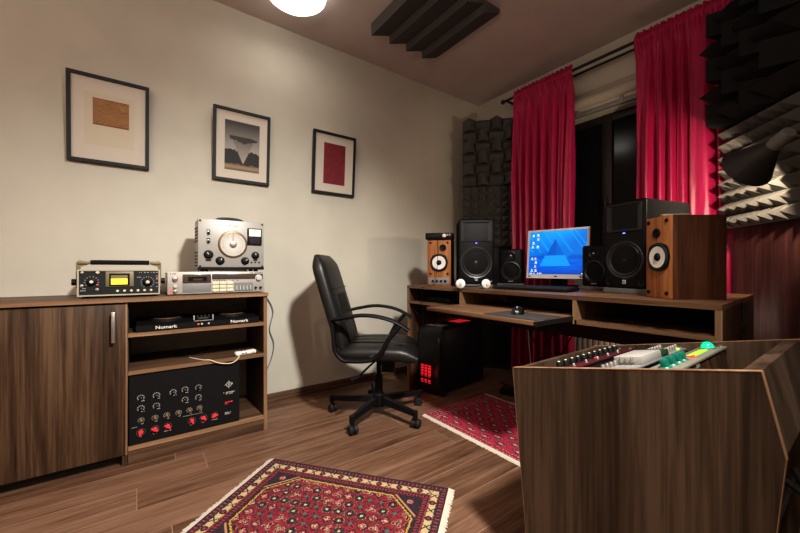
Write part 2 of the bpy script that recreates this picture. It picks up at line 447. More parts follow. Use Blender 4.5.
bx('display_shade', (-.036, .026, -.0122, -.0113, .090, .106), 'olive', d)
for x, z, r, m_ in ((-.105, .076, .017, 'black'), (.104, .071, .019, 'black')):
    k = knob(t, x, z, -.004, r, .016, m_); knob(k, x, z, -.020, r*.42, .006, 'cream', 'cap')
for x, z in ((-.084, .119), (-.138, .118), (-.139, .058), (-.086, .040)): knob(t, x, z, -.004, .007, .008, 'cream' if x == -.084 else 'metal', 'terminal')
for i in range(6): knob(t, -.012+i*.026, .031, -.004, .0058, .008, 'cream', 'push_button')
bm = B(); arc_marks(bm, -.105, .076, -.0045, .022, 10); arc_marks(bm, .104, .071, -.0045, .024, 14, -1, PI+1)
for i in range(7): marks(bm, .066+i*.012, .074+i*.012, .118, -.0045, .003, 2)
marks(bm, -.145, -.125, .046, -.0045, .003, 3); marks(bm, -.145, -.125, .036, -.0045, .003, 3); marks(bm, .062, .086, .095, -.0045, .003, 3)
for z in (.10, .085, .066, .048): marks(bm, .138, .147, z, -.0045, .0025, 2)
obj('panel_marks', bm, 'lgrey', pnl)
bm = B(); box(bm, .140, .145, -.0052, -.004, .088, .093); box(bm, -.088, -.081, -.0052, -.004, .060, .066); obj('panel_lamp', bm, 'ledred', pnl)
for s in (-1, 1):
    h = B(); x = s*(Wc/2+.004)
    prism(h, [(-.012, .05), (.012, .05), (.010, .165), (-.010, .165)], lambda p, q, a: (a, .03+p, q), x-.003, x+.003)
    box(h, min(s*.115, x), max(s*.115, x), .018, .042, .158, .172, .003)
    prism(h, [(s*.1585, .118), (s*.1585, .166), (s*.150, .175), (s*.120, .169), (s*.112, .160), (s*.124, .153), (s*.145, .146), (s*.151, .118)], lambda p, q, a: (p, a, q), .026, .034)
    hb = obj('handle_bracket', h, 'olive', t, label='tan metal handle bracket')
    bm = B(); cyl(bm, (s*(Wc/2+.005), .03, .075), (s*(Wc/2+.022), .03, .075), .015, seg=18); obj('handle_pivot', bm, 'black', hb)
bm = B(); cyl(bm, (-.112, .03, .166), (.112, .03, .166), .011, seg=16); obj('handle_grip', bm, 'blackm', t)
feet(t, (-.13, .13), (.03, .18), .014, .010)

# --- cassette deck
t = thing('cassette_deck', 'silver cassette deck with smoked window lying on the worktop under the old generator', 'cassette deck', (.345, .356, .7765), RZL)
W2 = .236
bm = B(); box(bm, -W2, W2, .006, .25, .006, .116, .003); obj('case', bm, 'deckal', t)
fp = bx('front_panel', (-W2-.002, W2+.002, 0, .008, .004, .120), 'deckal', t, .002)
win_ = bx('cassette_window', (-.172, -.040, -.003, .001, .060, .107), 'smoke', t, .0015)
bx('cassette_slot', (-.147, -.060, -.0040, -.0028, .070, .094), 'blackm', win_)
bx('cassette_shell', (-.125, -.080, -.0048, -.0038, .074, .084), 'smoke', win_)
bx('lower_door', (-.172, -.040, -.0025, .001, .012, .056), 'grey', t, .001)
bx('display_window', (-.036, W2-.006, -.003, .001, .078, .108), 'smoke', t, .0015)
bm = B()
for r_ in range(3):
    for c_ in range(3): box(bm, -.034+c_*.036, -.002+c_*.036, -.007, .001, .012+r_*.019, .027+r_*.019, .001)
obj('transport_key', bm, 'cream', t)
bm = B()
for i in range(5): box(bm, .085+i*.018, .090+i*.018, -.010, .001, .018, .042)
obj('slider', bm, 'lgrey', t)
bx('slider_field', (.076, .176, -.0015, .001, .010, .058), 'grey', t)
for i, (x, z, r, m_) in enumerate(((-.205, .083, .013, 'metal'), (-.205, .045, .010, 'lgrey'), (-.205, .020, .009, 'metal'), (.206, .084, .019, 'lgrey'), (.190, .028, .007, 'black'), (.217, .028, .007, 'black'))):
    knob(t, x, z, 0, r, .014, m_)
bx('power_light', (-.229, -.216, -.001, .001, .016, .026), 'ledred', fp)
bm = B(); marks(bm, -.228, -.200, .110, 0, .004, 5); marks(bm, .15, .23, .113, 0, .003, 9); marks(bm, -.03, .10, .072, -.0, .003, 10); obj('panel_marks', bm, 'dgrey', fp)
feet(t, (-.2, .2), (.04, .2), .008, .014)

# --- signal generator
t = thing('signal_generator', 'old grey signal generator with a big round dial standing on the cassette deck', 'signal generator', (.335, .425, .8970), RZL)
g0 = .012
bm = B(); box(bm, -.166, .166, .010, .165, g0, .285, .006); obj('case', bm, 'geng', t)
fp = bx('front_panel', (-.170, .170, 0, .012, g0, .286), 'geng', t, .004)
bx('bottom_strip', (-.170, .170, -.004, .012, g0-.002, .026), 'black', t, .002)
bm = B(); lathe(bm, [(.058, 0), (.074, 0), (.076, .003), (.073, .008), (.066, .010), (.064, .004), (.058, .003)], (.002, 0, .152), (0, -1, 0), 48); ringo = obj('dial_ring', bm, 'bronze', t)
bm = B(); lathe(bm, [(0, 0), (.065, 0), (.065, .006), (0, .0065)], (.002, 0, .152), (0, -1, 0), 48); obj('dial', bm, 'dial', ringo, label='white round dial')
bm = B(); arc_marks(bm, .002, .152, -.0066, .054, 44, 0, 2*PI, .0005, .006); arc_marks(bm, .002, .152, -.0066, .040, 22, 0, 2*PI, .0005, .005); arc_marks(bm, .002, .152, -.0066, .050, 60, 0, 2*PI, .0022, .0007); obj('scale', bm, 'dgrey', ringo)
k = knob(ringo, .002, .152, -.006, .018, .014, 'metal', 'dial_knob'); 
bx('cursor', (-.001, .005, -.0075, -.0065, .17, .215), 'tanp', ringo)
mt = bx('meter', (.078, .156, -.012, .001, .154, .248), 'black', t, .003)
bx('meter_face', (.085, .149, -.0135, -.0118, .202, .242), 'tint', mt)
bm = B(); prism(bm, [(0, 0), (.0012, 0), (.010, .034), (.009, .034)], lambda p, q, a: (.110+p, -.0136-a, .205+q), 0, .0006); arc_marks(bm, .117, .200, -.0137, .026, 9, .6, 2.5, .0004, .004); obj('meter_needle', bm, 'black', mt)
bx('meter_grille', [(.088, .146, -.0128, -.0118, .162+i*.007, .165+i*.007) for i in range(5)], 'dgrey', mt)
for x, z, r, a in ((-.120, .092, .021, 2.2), (-.063, .060, .020, 1.2), (.066, .060, .019, .9), (.122, .092, .019, 1.8)):
    k = knob(t, x, z, 0, r, .018, 'black', 'knob', (a, 'lgrey'), 24)
    bm = B(); lathe(bm, [(0, 0), (r*1.15, 0), (r*1.15, .002), (0, .002)], (x, 0, z), (0, -1, 0), 24); obj('skirt', bm, 'blackg', k)
bx('pointer_guard', (-.133, -.107, -.006, 0, .058, .078), 'dgrey', t, .003); bx('pointer_guard', (.111, .133, -.006, 0, .062, .078), 'dgrey', t, .003)
for x, z, m_ in ((-.121, .215, 'cabgreen'), (-.121, .168, 'metald')):
    k = knob(t, x, z, 0, .007, .004, 'metal', 'switch_nut'); bm = B(); cyl(bm, (x, -.003, z), (x+.002, -.02, z-.009), .0032); obj('toggle', bm, 'black', k)
    bm = B(); box(bm, x-.008, x+.009, -.0012, 0, z-.014, z+.013, .0); obj('switch_plate', bm, m_, k)
bm = B()
for x in (.101, .121, .143): cyl(bm, (x, 0, .053), (x, -.006, .053), .004, seg=10)
for x in (-.160, .160):
    for z in (.030, .274): cyl(bm, (x, 0, z), (x, -.004, z), .005, seg=10)
obj('screw', bm, 'black', t)
bm = B(); marks(bm, -.022, .026, .256, -.0002, .006, 6); obj('maker_mark', bm, 'tanp', fp)
bm = B(); sweep(bm, [(-.075, .08, .284), (-.05, .08, .296), (0, .08, .300), (.05, .08, .296), (.075, .08, .284)], .004, .012, 10); obj('handle', bm, 'black', t)
bm = B()
for i in range(5):
    for zz in (.235, .10): box(bm, -.1685, -.1655, .02+i*.0, .15, zz-i*.018, zz-i*.018+.009)
obj('vent_slots', bm, 'black', t)
feet(t, (-.13, .13), (.025, .14), .014, .012)

# --- DJ controller
t = thing('dj_controller', 'flat black two-deck DJ controller with white lettering on the top shelf', 'dj controller', (.414, .268, .611), RZL)
bm = B(); prism(bm, [(0, .004), (0, .030), (.02, .036), (.25, .046), (.25, .004)], lambda p, q, a: (a, p, q), -.278, .278); obj('body', bm, 'black', t)
feet(t, (-.24, .24), (.03, .2), .006, .012)
for x in (-.15, .16):
    bm = B(); lathe(bm, [(0, 0), (.072, 0), (.072, .010), (.066, .013), (.02, .014), (0, .014)], (x, .115, .036), (0, 0, 1), 32); pl = obj('jog_wheel', bm, 'metald', t)
    bm = B(); lathe(bm, [(.052, .0), (.060, .0), (.060, .004), (.052, .004)], (x, .115, .049), (0, 0, 1), 32); obj('wheel_rim', bm, 'bronze', pl)
for x in (-.037, .050):
    bm = B(); box(bm, x-.002, x+.002, .02, .03, .036, .060); obj('fader', bm, 'lgrey', t)
bx('crossfader', (-.02, .03, .03, .05, .036, .048), 'dgrey', t, .002)
for i in range(5):
    bm = B(); cyl(bm, (-.03+i*.018, .10, .038), (-.03+i*.018, .10, .053), .006, seg=10); obj('mixer_knob', bm, 'dgrey', t)
bm = B(); box(bm, -.037, .05, .004, .006, .033, .035); obj('trim_line', bm, 'lgrey', t)
for x_ in (-.158, .176):
    bm = B(); text_bm(bm, 'Numark', .022, lambda p, q, a: (x_+p*1.22, -.0006-a, .0165+q)); obj('lettering', bm, 'white', t, smooth=False, label='white lettering')
for x, m_ in ((-.020, 'ledred'), (-.004, 'lgrey'), (.027, 'lgrey')): knob(t, x, .017, 0, .005, .004, m_, 'jack')

# --- remote + cable on the middle shelf
t = thing('remote_control', 'small white remote control lying on the edge of the middle shelf', 'remote control', (.392, .480, .436), RZL+.12)
bm = B(); box(bm, -.056, .056, -.018, .018, 0, .022, .009, 3); obj('body', bm, 'white', t)
for x, m_ in ((-.02, 'dgrey'), (-.003, 'dgrey'), (.036, 'tanp')):
    bm = B(); box(bm, x-.005, x+.005, -.0192, -.014, .008, .014, .001); cyl(bm, (x, 0, .021), (x, 0, .0245), .006, seg=12); obj('button', bm, m_, t)
bm = B(); sweep(bm, [(.40, .436, .440), (.428, .44, .438), (.432, .42, .416), (.431, .39, .408), (.430, .34, .418), (.428, .30, .4385), (.40, .27, .4385), (.30, .22, .4385)], .0028, seg=8)
tag(obj('charging_cable', bm, 'cream'), 'thin pale cable looping over the front edge of the middle shelf', 'cable')
bm = B(); sweep(bm, [(.24, .15, .4385), (.27, .24, .4385), (.25, .30, .452), (.22, .34, .472)], .0025, seg=8)
tag(obj('cable_end', bm, 'black'), 'short dark cable end sticking up at the back of the middle shelf', 'cable')

# --- amplifier with rows of knobs
t = thing('amplifier', 'black amplifier with rows of knobs and six red knobs on the bottom shelf', 'amplifier', (.415, .208, .083), RZL)
bm = B(); box(bm, -.2435, .236, .003, .30, .006, .326, .003); obj('case', bm, 'blackm', t)
pn = bx('front_panel', (-.2435, .236, 0, .004, .004, .326), 'blackm', t)
Y0 = .208; Z0 = .083; bm = B()
def lab(x, z, w): marks(bm, x-w/2, x+w/2, z, -.0002, .003, 4)
for (y, z) in [(.009,.302),(.07,.301),(.138,.302),(.189,.305),(.248,.304),(.009,.252),(.07,.250),(.189,.254),(.248,.254)]:
    knob(t, y-Y0, z-Z0, 0, .008, .012, 'black', 'knob', (1.2+hsh(int(y*999), 3)*2-1, 'lgrey')); arc_marks(bm, y-Y0, z-Z0, -.0002, .0105, 9, w=.0014, l=.0045); lab(y-Y0+.008, z-Z0-.016, .014)
for (y, z) in [(.010,.195),(.064,.194),(.112,.195),(.161,.195),(.208,.196),(.253,.198)]:
    knob(t, y-Y0, z-Z0, 0, .008, .012, 'bronze', 'knob', (1.2, 'cream')); arc_marks(bm, y-Y0, z-Z0, -.0002, .0105, 10, -.9, PI+.9, .0012, .003)
    lab(y-Y0+.004, z-Z0-.017, .012)
for i, (y, z) in enumerate([(.009,.138),(.064,.138),(.116,.139),(.219,.140),(.271,.141),(.322,.142)]):
    a = (1.3, 2.6, 2.5, 2.0, 2.5, .4)[i]; k = knob(t, y-Y0, z-Z0, 0, .0105, .007, 'red', 'knob', label='red knob')
    b2 = B(); c, s = math.cos(a), math.sin(a)
    prism(b2, [(-.013, -.0038), (.015, -.0032), (.015, .0032), (-.013, .0038)], lambda p, q, d: (y-Y0+c*p-s*q, -d, z-Z0+s*p+c*q), .006, .015); obj('pointer', b2, 'red', k)
    arc_marks(bm, y-Y0, z-Z0, -.0002, .0155, 11, -.9, PI+.9, .0008, .002); lab(y-Y0, z-Z0-.021, .030 if i % 3 == 2 else .014)
box(bm, -.234, -.212, -.0006, 0, .083, .0845); box(bm, -.03, .06, -.0006, 0, .087, .088)
obj('panel_marks', bm, 'lgrey', pn)
bm = B(); cx_, cz_ = .183, .209       # round emblem
lathe(bm, [(.0105, 0), (.0135, 0), (.0135, .0008), (.0105, .0008)], (cx_, 0, cz_), (0, -1, 0), 24)
for a in (0, PI/2, PI, 1.5*PI, .3):
    c, s = math.cos(a), math.sin(a); prism(bm, [(.013, -.0015), (.020, -.0015), (.020, .0015), (.013, .0015)], lambda p, q, d: (cx_+c*p-s*q, -d, cz_+s*p+c*q), 0, .0008)
box(bm, cx_-.004, cx_-.001, -.0008, 0, cz_-.007, cz_+.007); box(bm, cx_+.001, cx_+.004, -.0008, 0, cz_-.006, cz_+.007)
obj('emblem', bm, 'lgrey', pn)
bm = B(); marks(bm, .155, .211, .168, -.0002, .005, 9); marks(bm, .167, .203, .160, -.0002, .004, 6); marks(bm, .163, .199, .060, -.0002, .0045, 7); marks(bm, .163, .190, .053, -.0002, .004, 5); obj('small_print', bm, 'lgrey', pn)
bm = B(); marks(bm, .163, .203, .116, -.0002, .006, 3); marks(bm, .163, .178, .108, -.0002, .004, 2); obj('red_print', bm, 'red', pn, label='red print')
feet(t, (-.2, .2), (.04, .26), .006, .014)

# ------------------------------------------------------------------ framed prints (hung, leaning out at the top)
def abstract_tan(u, v):
    f = n2(u*3+2, v*9+n2(u*4, v*4)*2)*.5+.5; g = n2(u*14, v*30)*.5+.5
    c = lerp((.20, .085, .03), (.38, .20, .075), min(1, max(0, f*.8+g*.3)))
    if v < .05+.03*n2(u*20, 1) or v > .97: c = lerp(c, (.15, .03, .02), .7)
    return c
def abstract_red(u, v):
    f = n2(u*6, v*8, 3)*.5+.5; g = n2(u*30, v*34, 5)*.5+.5
    return lerp((.10, .012, .018), (.27, .022, .035), min(1, max(0, f*.6+g*.5)))
def mountains(u, v):
    sky = lerp((.36, .33, .29), (.06, .055, .055), min(1, max(0, (v-.42)*1.9)))
    c = sky
    hill = .40+.06*n2(u*5, 1.3)+.03*n2(u*14, 2.2)
    if u < .3: hill = .42-.04*abs(u-.15)+.02*n2(u*20, 4)
    inv = (v > .14+abs(u-.52)*1.55) and v < .66
    if v < hill: c = (.030, .028, .027)
    if inv and v < .60: c = lerp((.40, .36, .31), (.17, .15, .14), min(1, max(0, (v-.15)*2.2)))
    if v < .13+.05*n2(u*7, 9): c = lerp((.33, .24, .15), (.08, .055, .04), min(1, max(0, abs(v-.07)*12)))
    top = .70+.0*u; low = .60+.10*abs(u-.52)**1.2*2-.03*n2(u*8, 5)
    if .13 < u < .93 and low-.03+.0*u < v < top-.14*max(0, u-.75)*1.2 and v > .56: c = (.045, .042, .040)
    return c
for name, yc, w, lab_, art, ar, mt_ in (
    ('one', -.128, .345, 'largest black framed print with a small brown landscape block on cream, left of the others', abstract_tan, (-.070, .082, -.026, .112), 'mat2'),
    ('two', .540, .343, 'black framed print of grey mountains with an upside-down pale triangle, middle of the wall', mountains, (-.105, .105, -.155, .155), 'mat'),
    ('three', 1.193, .346, 'black framed print of a plain dark red rectangle, nearest the window corner', abstract_red, (-.088, .088, -.15, .15), 'mat')):
    t = thing('framed_print', lab_, 'picture', (.004, yc+.004, 1.474), RZL, 'framed prints on the pale left wall')
    tilt = math.radians(4.0)
    def P(p, q, d): # q up along the leaning frame, d out of the wall
        return (p, -(d*math.cos(tilt)+q*math.sin(tilt)), q*math.cos(tilt)-d*math.sin(tilt)+.002)
    H_ = .455; w2 = w/2; fwid = .017
    bm = B()
    def pbox(bm, p0, p1, q0, q1, d0, d1): prism(bm, [(p0, q0), (p1, q0), (p1, q1), (p0, q1)], P, d0, d1)
    pbox(bm, -w2, w2, 0, fwid, 0, .022); pbox(bm, -w2, w2, H_-fwid, H_, 0, .022); pbox(bm, -w2, -w2+fwid, fwid, H_-fwid, 0, .022); pbox(bm, w2-fwid, w2, fwid, H_-fwid, 0, .022)
    obj('frame', bm, 'frame', t, smooth=False)
    bm = B(); pbox(bm, -w2+.012, w2-.012, .012, H_-.012, .006, .012); mt = obj('mat_board', bm, 'mat', t, smooth=False)
    if mt_ == 'mat2':
        bm = B(); pbox(bm, -.105, .105, .095, .365, .0121, .0126); obj('sheet', bm, 'mat2', mt, smooth=False)
    x0, x1, z0, z1 = ar; qc = H_/2
    me = painted(60, 80, art, lambda u, v: P(x0+(x1-x0)*u, qc+z0+(z1-z0)*v, .0132))
    obj('artwork', me, attr_mat('art_'+name, .7), mt, smooth=False)

# ------------------------------------------------------------------ ceiling lamp and ceiling foam
t = thing('ceiling_lamp', 'round opal glass ceiling lamp glowing white above the pictures', 'ceiling lamp', (.42, .76, 2.6))
bm = B(); lathe(bm, [(0, 0), (.17, 0), (.17, -.018), (.16, -.02), (0, -.02)], (0, 0, 0), (0, 0, 1), 40); obj('base_plate', bm, 'white', t)
bm = B(); lathe(bm, [(.165, -.012), (.178, -.035), (.172, -.058), (.14, -.082), (.08, -.097), (0, -.102)], (0, 0, 0), (0, 0, 1), 48); obj('diffuser', bm, 'lampglow', t)

bm = B(); n = 4; w = .15; base, pk = .028, .084; prof = [(0.0, 0.0)]
for k in range(n): prof += [(k*w+.0008, -pk), ((k+1)*w, -base)]
prof += [(n*w, 0)]
prism(bm, prof, lambda p, q, a: (a, 1.29+p, 2.599+q), .41, 1.02)
tag(obj('ceiling_foam', bm, 'foam', smooth=False), 'square charcoal ridged foam tile stuck to the ceiling', 'acoustic foam')

# ------------------------------------------------------------------ acoustic boards and foam tiles
def pyramids(name, w, h, nx, nz, base, depth, mat, alternate):
    bm = B(); box(bm, -w/2, w/2, -base, 0, 0, h); cx, cz = w/nx, h/nz
    for i in range(nx):
        for j in range(nz):
            x0, x1, z0, z1 = -w/2+i*cx, -w/2+(i+1)*cx, j*cz, (j+1)*cz
            V = [bm.verts.new((x, -base, z)) for x, z in ((x0, z0), (x1, z0), (x1, z1), (x0, z1))]
            xm, zm = (x0+x1)/2, (z0+z1)/2; y = -base-depth
            if not alternate:
                a = bm.verts.new((xm, y, zm))
                for k in range(4): bm.faces.new((V[k], V[(k+1)%4], a))
            elif (i+j) % 2 == (nz-1) % 2:     # upright ridge (top-left cell stands upright)
                a, b = bm.verts.new((xm, y, z0)), bm.verts.new((xm, y, z1))
                bm.faces.new((V[0], V[1], a)); bm.faces.new((V[1], V[2], b, a)); bm.faces.new((V[2], V[3], b)); bm.faces.new((V[3], V[0], a, b))
            else:
                a, b = bm.verts.new((x0, y, zm)), bm.verts.new((x1, y, zm))
                bm.faces.new((V[0], V[1], b, a)); bm.faces.new((V[1], V[2], b)); bm.faces.new((V[2], V[3], a, b)); bm.faces.new((V[3], V[0], a))
    return obj(name, bm, mat, smooth=False)
def place(o, x, y, z, rz): o.location = (x, y, z); o.rotation_euler = (0, 0, rz); return o
def along(p, ang, s, out): # point s along local X and 'out' along local -Y
    return (p[0]+math.cos(ang)*s+math.sin(ang)*out, p[1]+math.sin(ang)*s-math.cos(ang)*out)
LA = math.radians(41.0); LP = (.142, 2.47)
c = along(LP, LA, .242, -.021)
t = thing('acoustic_board', 'dark grey upright acoustic board standing in the corner behind the left speakers', 'acoustic board', (c[0], c[1], 0), LA)
bx('board', (-.243, .243, -.019, .019, .03, 2.28), 'dgrey', t, .002); bx('foot_rail', (-.243, .243, -.05, .019, 0, .03), 'dgrey', t, .003)
c = along(LP, LA, .242, .002)
o = place(pyramids('wedge_foam', .484, .605, 4, 6, .028, .085, 'foam', True), c[0], c[1], 1.680, LA); tag(o, 'charcoal wedge foam tile in the window corner, above the small pyramids', 'acoustic foam')
o = place(pyramids('pyramid_foam', .484, .56, 7, 8, .022, .05, 'foam', False), c[0], c[1], 1.115, LA); tag(o, 'charcoal pyramid foam tile behind the left black speaker', 'acoustic foam')
RA = math.atan2(-.733, .68); RP = (2.012, 2.585)
c = along(RP, RA, .34, -.021)
t = thing('acoustic_board', 'tall reddish dark wooden board standing behind the right end of the desk', 'acoustic board', (c[0], c[1], 0), RA)
bx('board', (-.34, .34, -.019, .019, .03, 2.32), 'wenge', t, .002); bx('foot_rail', (-.34, .34, -.06, .06, 0, .03), 'wenge', t, .003)
c = along(RP, RA, .225, .002)
o = place(pyramids('wedge_foam', .47, .60, 4, 5, .03, .12, 'foamb', True), c[0], c[1], 1.668, RA); tag(o, 'black wedge foam tile high on the right, overlapping the right curtain', 'acoustic foam')
o = place(pyramids('pyramid_foam', .45, .535, 7, 8, .022, .06, 'foamg', False), c[0]-.005, c[1]+.005, 1.13, RA); tag(o, 'lamp-lit pale grey pyramid foam tile behind the desk lamp', 'acoustic foam')

# ------------------------------------------------------------------ curtains on a double rod
RODY, RODZ = 2.670, 2.425
t = thing('curtain_rod', 'black double curtain rod fixed above the window', 'curtain rod', (1.4, 2.84, RODZ))
bm = B(); cyl(bm, (-.94, RODY-2.84, 0), (1.2, RODY-2.84, 0), .011, seg=16); obj('front_rod', bm, 'metald', t)
bm = B(); cyl(bm, (-.90, -.085, 0), (1.2, -.085, 0), .009, seg=16); obj('rear_rod', bm, 'metald', t)
bm = B(); lathe(bm, [(0, -.03), (.016, -.028), (.022, -.014), (.016, -.002), (.012, 0), (0, 0)], (-.94, RODY-2.84, 0), (1, 0, 0), 20); obj('finial', bm, 'metald', t)
for x in (-.90, .15, 1.15):
    bm = B(); box(bm, x-.008, x+.008, RODY-2.84, -.001, -.022, -.008); box(bm, x-.02, x+.02, -.006, -.001, -.05, .03); obj('bracket', bm, 'metald', t)
def curtain(x0, x1, label, seed, folds, z1=.03):
    bm = B(); nu, nv = 220, 70; W = x1-x0; rows = []
    hz = [RODZ+.048, RODZ+.030, RODZ+.013, RODZ, RODZ-.012, RODZ-.022]
    zs = hz+[RODZ-.03-(RODZ-.03-z1)*(k/(nv-1))**1.05 for k in range(nv)]
    for j, z in enumerate(zs):
        d = max(0, RODZ-.02-z); row = []
        amp = .007+.036*min(1, d/.7)
        for i in range(nu+1):
            u = i/nu; ph = folds*u+.9*n2(u*2.5+seed, seed)+.12*n2(u*3, z*.8+seed)
            f = math.sin(2*PI*ph); f2 = math.sin(2*PI*ph*1.9+seed*2+.5*n2(z, seed))
            y = amp*(.72*f+.35*f2+.45*n2(u*9+seed, z*.5)); y += .003*n2(u*40, z*9, seed)
            if d == 0:
                gather = .007*math.sin(u*folds*8*PI+n2(u*30, z*20)*3)
                b = math.sqrt(max(0, .018**2-min(.018, abs(z-RODZ))**2))
                y = -b-.004+gather*(1.0 if z > RODZ+.02 else .5)
                z_ = z+.006*math.sin(u*91+seed)*(z > RODZ+.04)
            else:
                k = min(1, d/.12); y = (1-k)*(-.014+.008*math.sin(u*folds*8*PI+n2(u*30, z*20)*3))+k*y; z_ = z
            x = x0+W*u+.012*math.sin(2*PI*ph+1.2)*min(1, d)+(u-.5)*.02*math.sin(d*2.2+seed)
            row.append(bm.verts.new((x, RODY+y, z_)))
        rows.append(row)
    for a, b in zip(rows, rows[1:]):
        for i in range(nu): bm.faces.new((a[i], a[i+1], b[i+1], b[i]))
    o = obj('curtain', bm, 'curtain', None, 80); tag(o, label, 'curtain', 'crimson curtains either side of the window')
curtain(.578, 1.085, 'crimson satin curtain left of the window, behind the computer monitor', 1.3, 7)
curtain(1.505, 2.02, 'crimson satin curtain right of the window, behind the right speakers', 4.1, 6.5)

# ------------------------------------------------------------------ desk
DX0, DX1, DY0, DY1, DZ = .402, 2.172, 1.607, 2.40, .789
t = thing('studio_desk', 'long walnut studio desk with cubbyholes and a pulled-out keyboard tray', 'desk', (DX0, DY0, 0))
DW, DD = DX1-DX0, DY1-DY0
bm = B(); prism(bm, [(0, .002), (DW, .002), (DW-.047, DD), (0, DD)], lambda p, q, a: (p, q, a), DZ-.019, DZ); top = obj('desktop', bm, 'desk', t, smooth=False)
bx('edge_strip', (0, DW, -.001, .002, DZ-.019, DZ-.0005), 'desk', top)
for x0 in (0, DW-.02):
    bm = B(); k_ = .047 if x0 else 0
    prism(bm, [(x0, .004), (x0+.02, .004), (x0+.02-k_, DD), (x0-k_, DD)], lambda p, q, a: (p, q, a), 0, DZ-.019); s = obj('side_panel', bm, 'deskz', t, smooth=False); bx('edge_strip', (x0, x0+.02, .0, .004, 0, DZ-.019), 'edgez', s)
DVL, DVR = .945-DX0, 1.660-DX0
for a, b in ((.02, DVL), (DVR, DW-.02)):
    s = bx('cubby_floor', (a, b, .004, .45, .660, .678), 'deskz', t); bx('edge_strip', (a, b, 0, .004, .660, .678), 'desk', s)
for a in (DVL-.009, DVR-.009): bx('divider', (a, a+.018, 0, .45, .678 if a < .6 else .660, DZ-.019), 'edgez', t)
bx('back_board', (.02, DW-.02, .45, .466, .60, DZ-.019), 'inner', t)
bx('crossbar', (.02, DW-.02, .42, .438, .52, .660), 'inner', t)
tr = bx('keyboard_tray', (DVL+.012, DVR-.018, -.287, .16, .676, .695), 'desk', t, .001)
for x in (DVL+.010, DVR-.018):
    bx('slide_rail', [(x-.010, x+.010, -.27 if x > .6 else -.1, .40, .680, .692), (x-.012, x+.003, -.05, .40, .664, .680)], 'metald', tr)
bx('tray_end', (DVR-.022, DVR-.006, -.287, .0, .674, .694), 'metald', tr, label='black metal tray end')

# foam pads under speakers
def pad(x, y, rz, w, d, h, label):
    o = bx('isolation_pad', (-w/2, w/2, 0, d, 0, h), 'padf', None, .003); o.location = (x, y, DZ); o.rotation_euler[2] = rz
    tag(o, label, 'speaker pad', 'foam pads under the speakers')

